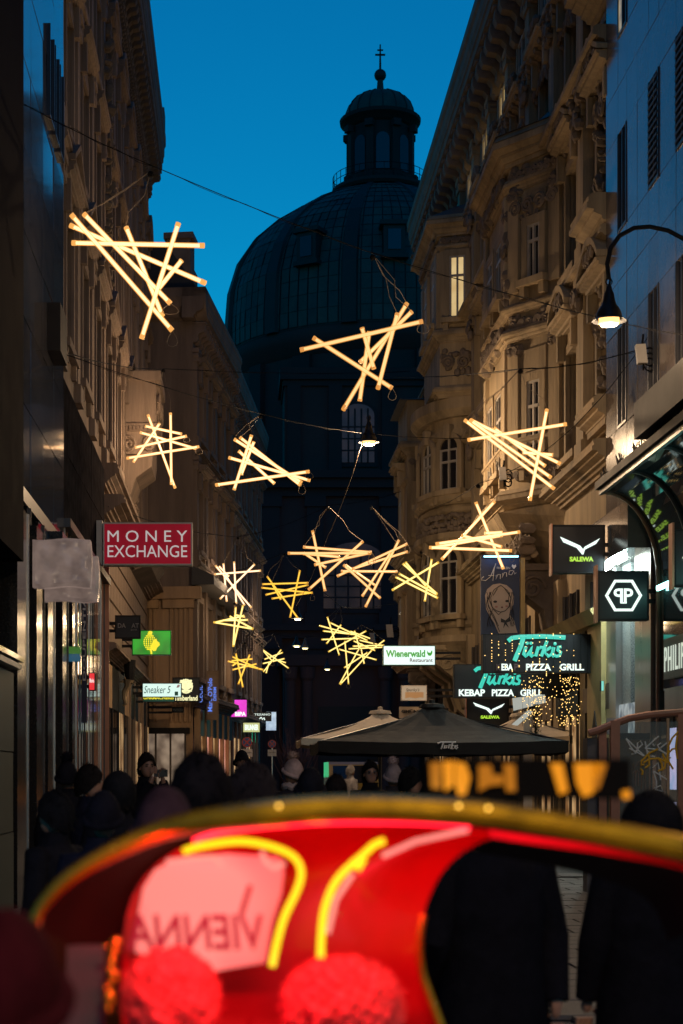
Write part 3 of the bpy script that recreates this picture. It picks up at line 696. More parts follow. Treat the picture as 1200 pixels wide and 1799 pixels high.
# bay two: round below, square with a lit window above
cxb = XR(56.4); rr = 2.5
def arc(rx, ry): return [(cxb + rx*math.cos(math.pi*k/14), -ry*math.sin(math.pi*k/14)) for k in range(15)]
q = MB(); q.prism(arc(2.5, 1.25), 5.9, 13.2); q.build('round_bay_wall', stone_r, rh, local=True)
for z, h, d in ((5.7, 0.35, 0.28), (6.3, 0.2, 0.12), (9.0, 0.3, 0.3), (10.2, 0.35, 0.3), (12.3, 0.25, 0.14), (12.95, 0.55, 0.4), (9.9, 0.2, 0.15)):
    q = MB(); q.prism(arc(2.5+d*0.5, 1.25+d*0.5), z, z+h*0.4, arc(2.5+d, 1.25+d)); q.prism(arc(2.5+d, 1.25+d), z+h*0.4+0.001, z+h); q.build('round_moulding', stone_r, rh, local=True)
def round_win(ang, z, w, h):
    a = R(ang); px_, py_ = cxb + 2.52*math.cos(a), -1.27*math.sin(a)
    nx, ny = math.cos(a)/2.5, -math.sin(a)/1.25; l = math.hypot(nx, ny)
    place_window(rh, px_+nx/l*0.06, py_+ny/l*0.06, z, w, h, 0, True, stone_r, True, math.atan2(nx, -ny))
for ang in (28, 62, 118, 152):
    round_win(ang, 6.7, 0.72, 1.7); round_win(ang, 10.65, 0.72, 1.3)
ba = MB(); 
for k in range(40):
    a = math.pi*(k+0.5)/40; r_ = random.Random(k); 
    for j in range(3): ba.ball((cxb+2.6*math.cos(a), -1.36*math.sin(a), 9.42+0.2*j+r_.uniform(-.05, .05)), r_.uniform(0.08, 0.14), r_.uniform(0.08, 0.15), r_.uniform(0.08, 0.13), 6, 4)
ba.build('frieze_carving', stone_rd, rh, smooth=True, local=True)['kind'] = 'stuff'
b2 = [(XR(53.6), 0), (XR(53.9), -1.0), (XR(58.4), -1.0), (XR(58.9), 0)]
bay(b2, [(13.5, 19.1)], [(13.5, 0.35, 0.25), (15.25, 0.4, 0.25), (18.15, 0.2, 0.12), (18.6, 0.6, 0.45)], stone_r)
MB().prism(off(b2, 0.3), 19.2, 19.8, [(XR(54.2), 0), (XR(54.6), -0.4), (XR(57.8), -0.4), (XR(58.4), 0)]).build('bay_roof', roof_m, rh, local=True)
lit_w = em('lit_bay_room', (0.95, 0.70, 0.32), 0.75, c2=(0.75, 0.5, 0.2), scale=1.5)
face_win(b2, 0, 0.45, 16.0, 0.5, 1.95, 0, lit=lit_w, out=0.02)
for f in (0.25, 0.75): face_win(b2, 1, f, 16.0, 0.9, 1.95, 0)
for f0, f1 in ((0.0, 0.12), (0.88, 1.0)): face_panel(b2, 1, f0, f1, 15.7, 18.1, 0.12, stone_r, 'bay_pilaster')
carving(rh, XR(58.2), XR(54.1), 18.35, 18.6, -1.08, stone_rd, 41, 16, 0.22)
for k, Yc in enumerate((54.6, 56.4, 58.2)):
    console(XR(Yc), 3.7, 5.6, 0.7, 1.15, stone_r, 50+k)
q = MB(); tiers = [(5.7, 0.2), (5.45, 0.0), (5.2, -0.25)]
for (za, da), (zb, db) in zip(tiers, tiers[1:]): q.prism(arc(2.5+db, 1.25+db), zb, za, arc(2.5+da, 1.25+da))
q.build('round_corbel', stone_r, rh, local=True)
# bay three: narrow square oriel at the far end
b3 = [(4.1, 0), (4.1, -1.25), (0.6, -1.25), (0.6, 0)]
bay(b3, [(5.6, 15.2)], [(5.5, 0.4, 0.25), (8.2, 0.2, 0.12), (9.4, 0.5, 0.3), (12.2, 0.2, 0.12), (13.2, 0.5, 0.35)], stone_r)
MB().prism(off(b3, 0.3), 15.2, 15.4, [(3.6, 0), (3.6, -0.4), (1.2, -0.4), (1.2, 0)]).build('bay_roof', roof_m, rh, local=True)
for z in (5.9, 9.95): 
    face_win(b3, 0, 0.55, z+0.4, 0.42, 1.7, 0, out=0.02); face_win(b3, 1, 0.5, z+0.4, 1.0, 2.0, 1)
    for f0, f1 in ((0.03, 0.22), (0.8, 0.97)): face_panel(b3, 0, f0, f1, z, z+3.1, 0.08, stone_r, 'bay_pilaster')
for k, (z0, z1) in enumerate(((9.0, 9.35), (12.75, 13.15), (8.45, 8.9), (5.95, 6.2))): face_carving(b3, 0, 0.05, 0.95, z0, z1, 350+k, 26)
for k, (z0, z1) in enumerate(((18.3, 18.6), (14.2, 15.0))): face_carving(b2, 0, 0.05, 0.95, z0, z1, 360+k, 26)
console(3.4, 3.6, 5.4, 0.9, 1.1, stone_rd, 61)
# ground and mezzanine floor
x = 0.3; k = 0
while x < LR-1.4:
    MB().box(x, x+0.55, -0.2, 0.0, 0, 6.0).build('pier', stone_r, rh, local=True)
    MB().box(x+0.55, x+2.95, -0.04, -0.01, 3.4, 5.6).build('mezzanine_pane', glass_w, rh, local=True)
    o = MB().box(x+0.55, x+2.95, -0.03, -0.005, 0.3, 2.9).build('shop_pane', warm_win if k in (1, 6, 8, 9) else glass_d, rh, local=True)
    for q in range(4): MB().box(x+0.55+q*0.77, x+0.63+q*0.77, -0.1, -0.05, 0.3, 5.6).build('mullion', sash_d, o, local=True)
    MB().box(x+0.5, x+2.98, -0.24, 0.0, 2.9, 3.4).build('shop_fascia', blackm if k % 2 else stone_rd, rh, local=True)
    x += 3.0; k += 1
yel = mat('yellow_pier', (0.42, 0.31, 0.13), 0.7, var=0.2, scale=2)
MB().box(LR-1.35, LR-0.02, -0.32, 0.0, 0, 4.6).build('corner_pier', yel, rh, local=True)
MB().prof_x([(0, 4.6), (-0.4, 4.6), (-0.55, 4.85), (0, 5.0)], LR-6.5, LR-0.02).build('pier_cap', yel, rh, local=True)
# pointed dark niche in the corner pier
nc = MB(); pts = [(-0.25, 0.8), (0.25, 0.8), (0.25, 2.2), (0.18, 2.6), (0, 2.9), (-0.18, 2.6), (-0.25, 2.2)]
nc.prof_y([(LR-0.6+a, z) for a, z in pts], -0.335, -0.30); nc.build('niche', blackm, rh, local=True)

# ---------------------------------------------------------------- church at the end of the street
CX, CY = 10.66, 130.0
ch = thing('church', 'dark domed church with slender lantern tower closing the end of the street', 'church', (CX, CY, 0))
dome = [(11.83, 33.0), (11.83, 34.8), (11.62, 37.4), (10.9, 39.7), (9.6, 41.6), (7.9, 43.1), (6.0, 44.3), (3.9, 45.3), (2.9, 45.7)]
def dome_r(z):
    for (r0, z0), (r1, z1) in zip(dome, dome[1:]):
        if z0 <= z <= z1: return r0 + (r1-r0)*(z-z0)/(z1-z0)
    return 2.9
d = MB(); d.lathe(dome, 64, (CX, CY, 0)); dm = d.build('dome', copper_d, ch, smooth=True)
pl = MB(); r2 = random.Random(8)
rows = [33.1, 34.2, 35.3, 36.4, 37.4, 38.3, 39.2, 40.1, 40.9, 41.6, 42.3, 42.9, 43.5, 44.1, 44.7, 45.3]
for j in range(len(rows)-1):
    za, zb = rows[j], rows[j+1]; ra, rb_ = dome_r(za)+0.06, dome_r(zb)+0.06; n = 96
    for k in range(n):
        a0, a1 = 2*math.pi*k/n+0.004, 2*math.pi*(k+1)/n-0.004
        if math.sin((a0+a1)/2) > 0.35: continue
        e = r2.uniform(0, 0.05); e2 = r2.uniform(0, 0.05)
        P0 = [(CX+(r_+ee)*math.cos(a), CY+(r_+ee)*math.sin(a), z) for r_, z, a, ee in ((ra, za+0.04, a0, e), (ra, za+0.04, a1, e2), (rb_, zb, a1, e2), (rb_, zb, a0, e))]
        pl.mi = r2.choice((0, 0, 1)); pl.quad(*P0)
copper_g2 = mat('copper_patina_grey', (0.062, 0.078, 0.065), 0.6, var=0.3, scale=0.6, c2=(0.03, 0.034, 0.034))
tag(pl.build('copper_plates', [copper_g, copper_g2], dm), kind='stuff')
for k in range(12):
    a = 2*math.pi*(k+0.5)/12
    if math.sin(a) > 0.5: continue
    rbm = MB(); w = 0.62
    for (r0, z0), (r1, z1) in zip(dome, dome[1:]):
        t = Vector((-math.sin(a), math.cos(a), 0)); o0 = Vector((math.cos(a), math.sin(a), 0))
        pr = lambda r_, s_, o_, z: Vector((CX, CY, z)) + o0*(r_+o_) + t*s_
        w0, w1 = w*max(0.3, r0/11.8), w*max(0.3, r1/11.8)
        A = [pr(r0, -w0, 0.02, z0), pr(r0, -w0*0.8, 0.3, z0), pr(r0, w0*0.8, 0.3, z0), pr(r0, w0, 0.02, z0)]; B = [pr(r1, -w1, 0.02, z1), pr(r1, -w1*0.8, 0.3, z1), pr(r1, w1*0.8, 0.3, z1), pr(r1, w1, 0.02, z1)]
        rbm.add(A+B, [(0,1,5,4), (1,2,6,5), (2,3,7,6)])
    rbm.build('dome_rib', copper_d, ch)
    a2 = a + math.pi/12; 
    if math.sin(a2) < -0.55:
        o0 = Vector((math.cos(a2), math.sin(a2), 0)); t = Vector((-o0.y, o0.x, 0)); c = Vector((CX, CY, 38.6)) + o0*11.2
        dw = MB(); 
        def q8(cx_, hw, hd, z0, z1):
            vs = [cx_ + t*sx*hw + o0*sy*hd + Vector((0, 0, z-38.6)) for z in (z0, z1) for sx, sy in ((-1,-1),(1,-1),(1,1),(-1,1))]
            dw.add(vs, [(0,3,2,1),(4,5,6,7),(0,1,5,4),(1,2,6,5),(2,3,7,6),(3,0,4,7)])
        q8(c, 0.75, 0.9, 37.6, 39.6); q8(c+o0*0.1, 1.0, 1.0, 39.6, 39.9); q8(c+o0*0.1, 0.95, 1.0, 37.3, 37.6)
        o = dw.build('dormer', copper_d, ch); pn = MB(); s_ = dw; dw = pn; q8(c+o0*0.95, 0.45, 0.02, 37.9, 39.3); pn.build('dormer_pane', glass_d, o)
lan = MB(); lan.lathe([(3.6, 45.55), (3.75, 45.75), (3.7, 46.0), (2.75, 46.0), (2.75, 46.7), (2.3, 46.8), (2.3, 50.6), (2.5, 50.7), (2.75, 50.9), (3.05, 51.1), (3.1, 51.35), (2.6, 51.4)], 32, (CX, CY, 0))
lan.build('lantern', church_trim, ch)
for k in range(8):
    a = 2*math.pi*(k+0.0)/8 - math.pi/2
    o0 = Vector((math.cos(a), math.sin(a), 0)); t = Vector((-o0.y, o0.x, 0))
    wn_ = MB(); pts = [(-0.5, 46.95), (0.5, 46.95), (0.5, 49.2)] + [(0.5*math.cos(math.pi*i/8), 49.2+0.5*math.sin(math.pi*i/8)) for i in range(1, 8)] + [(-0.5, 49.2)]
    vs = [Vector((CX, CY, z)) + o0*2.36 + t*s_ for s_, z in pts]; wn_.add(vs, [tuple(range(len(vs)))]); wn_.build('lantern_window', glass_d, ch)
    a += math.pi/8; o0 = Vector((math.cos(a), math.sin(a), 0)); t = Vector((-o0.y, o0.x, 0))
    pb = MB(); base = [Vector((CX, CY, 0)) + o0*r_ + t*s_ for r_, s_ in ((2.2, -0.32), (2.62, -0.28), (2.62, 0.28), (2.2, 0.32))]
    for z0, z1, g_ in ((46.1, 46.8, 1.12), (46.8, 50.1, 1.0), (50.1, 50.6, 1.1)):
        vs = [Vector((CX+(p.x-CX)*g_, CY+(p.y-CY)*g_, z)) for z in (z0, z1) for p in base]; pb.add(vs, [(0,3,2,1),(4,5,6,7),(0,1,5,4),(1,2,6,5),(2,3,7,6),(3,0,4,7)])
    pb.build('lantern_pilaster', church_trim, ch)
cu = MB(); cu.lathe([(2.62, 51.35), (2.6, 51.9), (2.35, 52.5), (1.9, 53.0), (1.2, 53.35), (0.45, 53.5), (0.28, 53.7), (0.2, 54.6), (0.12, 54.75)], 32, (CX, CY, 0)); cu.build('cupola', copper_g, ch, smooth=True)
for k in range(16):
    a = 2*math.pi*k/16; MB().tube([(CX+r_*math.cos(a), CY+r_*math.sin(a), z) for r_, z in ((2.64, 51.4), (2.62, 51.9), (2.37, 52.52), (1.92, 53.02), (1.2, 53.38), (0.45, 53.52))], 0.045, 4).build('cupola_seam', copper_d, ch)
MB().ball((CX, CY, 54.85), 0.46, n=16, k=10).build('gilded_ball', copper_d, ch, smooth=True)
MB().tube([(CX, CY, 55.2), (CX, CY, 57.2)], [0.09, 0.05], 6).box(CX-0.38, CX+0.38, CY-0.05, CY+0.05, 56.35, 56.47).box(CX-0.22, CX+0.22, CY-0.05, CY+0.05, 56.72, 56.81).build('cross', blackm, ch)
ra = MB()
for k in range(36):
    a = 2*math.pi*k/36; ra.tube([(CX+3.6*math.cos(a), CY+3.6*math.sin(a), 46.0), (CX+3.6*math.cos(a), CY+3.6*math.sin(a), 47.0)], 0.025, 4)
for z in (46.5, 47.0): ra.tube([(CX+3.6*math.cos(2*math.pi*k/36), CY+3.6*math.sin(2*math.pi*k/36), z) for k in range(37)], 0.03, 4)
ra.build('gallery_railing', blackm, ch)
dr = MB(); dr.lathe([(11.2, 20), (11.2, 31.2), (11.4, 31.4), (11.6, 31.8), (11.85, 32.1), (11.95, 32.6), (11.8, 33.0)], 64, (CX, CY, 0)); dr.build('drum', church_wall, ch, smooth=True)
for k in range(16):
    a = 2*math.pi*k/16 - math.pi/2 + 0.2
    if math.sin(a) > 0.3: continue
    o0 = Vector((math.cos(a), math.sin(a), 0)); t = Vector((-o0.y, o0.x, 0))
    pb = MB(); base = [Vector((CX, CY, 0)) + o0*r_ + t*s_ for r_, s_ in ((11, -0.7), (11.6, -0.7), (11.6, 0.7), (11, 0.7))]
    pb.add([Vector((p.x, p.y, z)) for z in (22, 31.2) for p in base], [(0,3,2,1),(4,5,6,7),(0,1,5,4),(1,2,6,5),(2,3,7,6),(3,0,4,7)]); pb.build('drum_pilaster', church_trim, ch)
def arch_win(xc, Y, z0, w, h, name, bars=True):
    pts = [(xc-w/2, z0), (xc+w/2, z0), (xc+w/2, z0+h)] + [(xc+w/2*math.cos(math.pi*i/12), z0+h+w/2*math.sin(math.pi*i/12)*0.7) for i in range(1, 12)] + [(xc-w/2, z0+h)]
    fr = MB(); big = [(xc+(x-xc)*1.22, z0-0.3+(z-z0)*1.12) for x, z in pts]; fr.prof_y(big, Y-0.12, Y+0.05); f = fr.build(name, church_trim, ch)
    gpan = MB(); gpan.prof_y(pts, Y-0.16, Y-0.125); gpan.build('pane', church_glass, f)
    bq = MB()
    for i in range(1, 5): bq.box(xc-w/2+w*i/5-0.06, xc-w/2+w*i/5+0.06, Y-0.21, Y-0.165, z0, z0+h+w*0.2)
    for i in range(1, 4): bq.box(xc-w/2, xc+w/2, Y-0.205, Y-0.163, z0+h*i/4-0.05, z0+h*i/4+0.05)
    bq.build('glazing_bars', church_trim, f)
church_glass = em('church_window', (0.06, 0.035, 0.03), 0.3, c2=(0.02, 0.012, 0.012), scale=0.6, base=(0.05, 0.05, 0.06))
# square body in front of the drum
FY = 113.0
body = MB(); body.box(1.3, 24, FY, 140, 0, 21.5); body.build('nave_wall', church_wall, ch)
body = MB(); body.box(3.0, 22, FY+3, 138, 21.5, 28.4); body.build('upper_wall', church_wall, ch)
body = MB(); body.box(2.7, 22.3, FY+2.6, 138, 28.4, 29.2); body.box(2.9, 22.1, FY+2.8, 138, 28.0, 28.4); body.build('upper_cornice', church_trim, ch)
for z, h, e in ((20.0, 0.5, 0.35), (20.5, 0.6, 0.8), (21.1, 0.5, 1.1), (10.6, 0.5, 0.5), (11.1, 0.4, 0.9)): MB().box(1.3-e, 24, FY-e, 138, z+0.001, z+h).build('church_cornice', church_trim, ch)
for x in (1.5, 4.4, 9.3, 12.2):
    MB().box(x, x+1.1, FY-0.35, FY, 11.5, 20.0).box(x-0.15, x+1.25, FY-0.5, FY, 19.3, 20.0).box(x-0.15, x+1.25, FY-0.5, FY, 11.5, 12.3).build('church_pilaster', church_trim, ch)
    MB().box(x, x+1.1, FY-0.45, FY, 0, 10.6).box(x-0.15, x+1.25, FY-0.6, FY, 9.9, 10.6).build('church_pilaster', church_trim, ch)
for x in (3.2, 6.0, 9.6): MB().box(x, x+0.9, FY+2.7, FY+3, 22.0, 28.0).build('church_pilaster', church_trim, ch)
arch_win(8.0, FY+2.98, 22.8, 2.2, 3.2, 'upper_window'); arch_win(7.55, FY, 12.6, 4.2, 2.9, 'nave_window')
pt = MB(); pt.box(2.8, 11.5, FY-3.2, FY, 0, 8.6); pt.build('porch', church_trim, ch)
MB().box(2.4, 11.9, FY-3.7, FY, 8.6, 9.3).build('porch_cornice', church_trim, ch)
MB().box(5.0, 9.0, FY-3.25, FY-3.19, 0, 6.0).build('porch_door', blackm, ch)
for x in (3.2, 4.3, 9.3, 10.5): MB().lathe([(0.45, 0), (0.45, 0.4), (0.36, 0.5), (0.33, 7.6), (0.45, 7.8), (0.5, 8.5)], 14, (x, FY-3.6, 0)).build('porch_column', church_trim, ch)
# ---------------------------------------------------------------- hanging star lamps made of light tubes
warm = (1.0, 0.68, 0.40)
def shell(name, c, t=0.62):
    """thin coloured acrylic sleeve: glows and lets the core through"""
    m = bpy.data.materials.new(name); m.use_nodes = True; nt = m.node_tree; nt.nodes.remove(nt.nodes['Principled BSDF'])
    e = nt.nodes.new('ShaderNodeEmission'); e.inputs[0].default_value = (*c, 1); tr = nt.nodes.new('ShaderNodeBsdfTransparent'); mx = nt.nodes.new('ShaderNodeMixShader'); mx.inputs[0].default_value = 1-t
    nt.links.new(tr.outputs[0], mx.inputs[1]); nt.links.new(e.outputs[0], mx.inputs[2]); nt.links.new(mx.outputs[0], nt.nodes['Material Output'].inputs[0]); return m
def tube_set(n, core, sh, cap): return [em('core_'+n, core, 1.0), shell('sleeve_'+n, sh), em('cap_'+n, cap, 1.0)]
tube_m = tube_set('cream', (2.6, 1.55, 0.85), (1.5, 0.62, 0.14), (0.95, 0.42, 0.09))
tube_y = tube_set('yellow', (2.0, 1.55, 0.6), (1.2, 0.72, 0.08), (0.85, 0.5, 0.05))
tube_o = tube_set('amber', (1.6, 0.95, 0.12), (0.95, 0.46, 0.03), (0.7, 0.32, 0.02))
tube_p = tube_set('peach', (1.7, 0.95, 0.42), (1.0, 0.42, 0.09), (0.7, 0.28, 0.05))
tube_w = tube_set('pale', (2.6, 1.7, 1.15), (1.5, 0.75, 0.3), (0.95, 0.5, 0.15))
STARS = [   # label, crop origin x, y, crop scale, depth, materials, light watts, hook pixel, segments in crop pixels
 ('large cream star of glowing tubes hanging highest in front of the left facade', 110, 360, 260/1200, 24.5, tube_m, 70, (265, 300), ((68,75,890,1020),(170,70,875,800),(60,165,1160,635),(75,308,1150,330),(515,180,810,900),(940,145,640,1085),(965,450,770,690))),
 ('large amber star of glowing tubes hanging before the church dome', 515, 520, 0.2, 27.5, tube_p, 42, (655, 447), ((60,475,1140,222),(175,365,870,810),(1000,65,440,1000),(915,155,745,815),(1045,135,585,585),(605,280,710,640),(670,310,585,925))),
 ('cream star of glowing tubes with a long downward spike beside the carved balcony block', 215, 710, 140/1200, 44.0, tube_m, 300, (287, 648), ((65,815,1155,640),(190,655,970,480),(265,425,1110,670),(345,330,895,450),(385,160,795,1265),(725,130,738,1215),(560,290,165,875))),
 ('wedge shaped star of glowing tubes left of the hanging street lamp', 370, 750, 190/1200, 37.0, tube_m, 150, (458, 728), ((55,645,1095,495),(260,135,1015,620),(325,115,1000,650),(200,340,1105,595),(310,265,710,630),(455,90,260,700),(480,165,340,530))),
 ('brightest white star of glowing tubes in front of the nearest bay window', 805, 710, 200/1200, 33.5, tube_m, 48, (914, 648), ((100,378,1145,210),(935,55,755,1015),(65,165,1015,895),(120,165,980,775),(375,250,920,655),(130,165,1080,630),(680,510,1000,535))),
 ('wide peach star of glowing tubes in front of the lower church window', 500, 870, 280/1200, 42.0, tube_p, 45, (577, 890), ((25,437,650,437),(140,390,655,430),(145,435,310,545),(225,525,640,435),(210,265,305,722),(590,348,180,712),(140,440,415,465))),
 ('peach star of glowing tubes between the wide one and the small yellow one', 500, 870, 280/1200, 45.0, tube_p, 45, (653, 890), ((425,572,850,575),(395,610,925,365),(510,555,925,425),(860,340,610,840),(800,430,585,760),(445,525,720,775),(460,525,685,680))),
 ('small pale yellow star of glowing tubes beside the far square oriel', 500, 870, 280/1200, 52.0, tube_y, 45, (740, 968), ((810,715,1160,505),(890,515,1150,745),(910,505,1070,690),(835,615,1155,775),(860,590,1150,750),(1108,480,1055,800))),
 ('cream star of glowing tubes just above the blue portrait banner', 745, 870, 0.15, 37.0, tube_m, 48, (840, 850), ((140,570,1120,430),(60,612,1030,650),(85,618,920,470),(830,70,205,755),(605,80,930,865),(440,470,910,605),(710,445,915,435))),
 ('white star of glowing tubes over the dark canopy of the corner house', 365, 975, 200/1200, 60.0, tube_w, 170, (418, 943), ((70,203,560,165),(80,110,460,555),(165,90,200,490),(278,70,300,510),(495,97,128,465),(120,120,220,225),(180,200,390,530))),
 ('deep yellow flat topped star of glowing tubes in front of the church porch', 365, 975, 200/1200, 65.0, tube_o, 45, (500, 972), ((575,308,1060,293),(565,345,1105,400),(610,420,1060,315),(675,460,1105,395),(625,225,950,665),(972,160,868,660),(670,290,770,470))),
 ('narrow star of glowing tubes hanging right under the white one at the corner house', 365, 975, 200/1200, 58.8, tube_y, 150, (412, 1058), ((60,708,480,780),(70,712,385,640),(295,550,268,965),(372,530,270,965),(160,690,425,685),(230,645,480,780),(280,630,390,652))),
 ('small amber star of glowing tubes above the magenta sign', 390, 1110, 130/1200, 65.0, tube_o, 120, (430, 1128), ((225,350,340,900),(450,370,265,850),(95,475,670,615),(170,405,600,600),(155,470,495,440),(170,550,260,490),(170,615,560,520))),
 ('smallest yellow star of glowing tubes, X shaped, right of the small amber one', 390, 1110, 130/1200, 88.0, tube_y, 60, (481, 1114), ((640,275,1080,590),(645,280,820,480),(960,290,670,650),(985,335,690,445),(660,515,1015,435),(770,480,715,670),(880,450,1035,500))),
 ('upper of two tangled pale yellow stars left of the white restaurant sign', 550, 1060, 140/1200, 78.0, tube_y, 45, (599, 1066), ((215,205,395,780),(95,335,560,460),(150,415,680,475),(255,290,820,560),(125,545,700,525),(800,415,230,730),(420,325,205,605),(560,420,890,540))),
 ('lower of two tangled pale yellow stars left of the white restaurant sign', 550, 1060, 140/1200, 83.0, tube_y, 45, (635, 1098), ((625,415,700,680),(480,565,535,1215),(390,690,955,850),(735,605,400,1215),(820,740,470,970),(890,700,410,1220),(600,645,1070,630),(535,685,1050,660),(610,565,935,710),(700,555,1060,640),(1075,555,880,700),(725,690,770,910))),
]
def point_light(name, loc, watts, colr, radius, parent):
    ld_ = bpy.data.lights.new(name, 'POINT'); ld_.energy = watts; ld_.color = colr; ld_.shadow_soft_size = radius
    o = bpy.data.objects.new(name, ld_); col.objects.link(o); o.parent = parent; o.location = loc; o.matrix_parent_inverse = inv(parent)
    return o
HOOKS = []
STAR_W = 0.5
for si, (lab, ox, oy, s, Y, mm, watts, hook, segs) in enumerate(STARS):
    r_ = random.Random(100+si)
    cs = [((a+c)/2, (b+d)/2) for a, b, c, d in segs]; cxm = sum(c[0] for c in cs)/len(cs); cym = sum(c[1] for c in cs)/len(cs)
    cen = P(ox+cxm*s, oy+cym*s, Y)
    st = thing('star_lamp', lab, 'star lamp', cen, group='hanging star lamps of light tubes over the street')
    ends = []
    for k, (a, b, c, d) in enumerate(segs):
        p0 = P(ox+a*s, oy+b*s, Y); p1 = P(ox+c*s, oy+d*s, Y); dy = 0.085*((k*3) % len(segs) - len(segs)/2); tl = (p1-p0).length
        tilt = r_.uniform(-0.35, 0.35)*tl
        p0 = P(ox+a*s, oy+b*s, Y+dy+tilt/2); p1 = P(ox+c*s, oy+d*s, Y+dy-tilt/2)
        mb = MB(); q = 0.06; R0 = 0.036
        mb.mi = 0; mb.tube([p0.lerp(p1, 0.02), p0.lerp(p1, 0.98)], R0*0.66, 8)
        mb.mi = 1; mb.tube([p0, p1], R0, 10)
        mb.mi = 2; mb.tube([p0, p0.lerp(p1, q*0.55)], R0*1.06, 10); mb.tube([p1.lerp(p0, q*0.55), p1], R0*1.06, 10)
        mb.build('light_tube', mm, st, smooth=True); ends.append((p0, p1))
    hk = P(hook[0], hook[1], Y); HOOKS.append(hk)
    top = sorted([e for p in ends for e in p], key=lambda v: -v.z)[:4]
    MB().ball(hk + Vector((0, 0, -0.05)), 0.05, n=6, k=4).build('hanger', wire_m, st)
    for k, e in enumerate(top[:3]):
        m1 = hk.lerp(e, 0.4) + Vector((r_.uniform(-.1, .1), 0, r_.uniform(-.05, .05))); m2 = hk.lerp(e, 0.7) + Vector((r_.uniform(-.12, .12), 0, r_.uniform(-.05, .05)))
        MB().tube([hk, m1, m2, e], 0.0055, 4).build('suspension_wire', wire_w, st)
    for k in range(2):                                                     # slack loops of flex under the frame
        a_ = ends[k][1]; w_ = r_.uniform(0.1, 0.25); dp = r_.uniform(0.12, 0.3)
        MB().tube([a_ + Vector((w_*math.sin(t/8*math.pi*2)*0.5, 0, -dp*math.sin(t/8*math.pi))) for t in range(9)], 0.0055, 4).build('flex_loop', wire_w, st)
    point_light('star_glow', cen, watts*STAR_W, warm, 0.35, st)

# ---------------------------------------------------------------- cables
def cable(label, pts, sag=0.0, r=0.009, m=None, lumps=0):
    pp_ = []
    for a, b in zip(pts, pts[1:]):
        for k in range(10):
            t = k/10; pp_.append(Vector(a).lerp(Vector(b), t) + Vector((0, 0, -sag*4*t*(1-t))))
    pp_.append(Vector(pts[-1]))
    r *= 0.75; mb = MB(); mb.tube(pp_, r, 5)
    r_ = random.Random(len(label))
    q2 = [p + Vector((0, 0.01, 0.02*math.sin(i*1.9)+r_.uniform(-.012, .012))) for i, p in enumerate(pp_)]
    mb.tube(q2, r*0.6, 4)
    o = mb.build('overhead_cable', m or wire_m); return tag(o, label, 'cable', 'cables slung across the street')
cable('black cable sloping from upper left past the dome to the right lamp', [P(42, 183, 23.7), P(265, 290, 24.5), P(655, 445, 27.5), P(1040, 555, 27.8), P(1245, 595, 25.8)], 0.03)
cable('thin cable running through the small hanging street lamp across the church', [P(100, 618, 28.5), P(458, 727, 37), P(648, 762, 42), P(860, 770, 48)], 0.05)
cable('level cable above the two left tube stars', [P(108, 617, 29), P(287, 648, 44), P(720, 652, 64)], 0.1, 0.010)
cable('dark cable rising to the right wall above the white tube star', [P(660, 660, 60), P(914, 648, 33.5), P(1135, 610, 29.6)], 0.1, 0.012)
cable('cable crossing behind the red exchange sign to the far stars', [P(190, 890, 38), P(418, 943, 60), P(577, 888, 62), P(742, 850, 64)], 0.15, 0.010)
cable('low cable from the corner house over the porch to the oriel', [P(345, 1020, 58), P(500, 970, 65), P(600, 1066, 78), P(700, 1058, 62)], 0.12, 0.012)
cable('faint cable looping between the bay windows on the right', [P(745, 895, 62), P(840, 850, 37), P(985, 770, 34), P(1140, 590, 29.5)], 0.12, 0.008)
cable('slack tie wire slanting down from the hanging street lamp', [P(636, 780, 42), P(577, 940, 46), P(520, 1065, 60)], 0.15, 0.008, wire_w)
cable('farthest cable carrying the smallest stars', [P(430, 1122, 65), P(481, 1113, 88), P(545, 1118, 92), P(690, 1120, 88)], 0.1, 0.012)

# small floodlight boxes on the cables
fbm = mat('floodlight_case', (0.35, 0.33, 0.3), 0.5, var=0.1)
for lab, px, py, Y, s in (('pale floodlight box strapped to the cable near the right wall lamp', 1128, 622, 29.4, 0.34), ('pale floodlight box with coiled flex hung before the round bay', 884, 832, 34, 0.26), ('tiny floodlight box on the cable by the oriel console', 686, 1108, 64, 0.5), ('brown box hanging at the tangled yellow stars', 655, 1120, 74, 0.42)):
    c = P(px, py, Y); t = thing('floodlight', lab, 'floodlight', c, group='small boxes hung on the cables')
    MB().prism([(c.x-s*0.26, c.y-0.08), (c.x+s*0.22, c.y-0.1), (c.x+s*0.3, c.y+0.1), (c.x-s*0.2, c.y+0.1)], c.z-s*0.5, c.z+s*0.45, [(c.x-s*0.36, c.y-0.08), (c.x+s*0.12, c.y-0.1), (c.x+s*0.2, c.y+0.1), (c.x-s*0.3, c.y+0.1)]).build('case', fbm, t)
    MB().tube([c + Vector((s*0.3*math.cos(k*0.7)+s*0.35, 0, s*0.4*math.sin(k*0.7)-k*0.01)) for k in range(24)], 0.014, 4).tube([c+Vector((0, 0, s*0.4)), c+Vector((0.02, 0, s*1.0))], 0.02, 5).build('flex', wire_m, t)

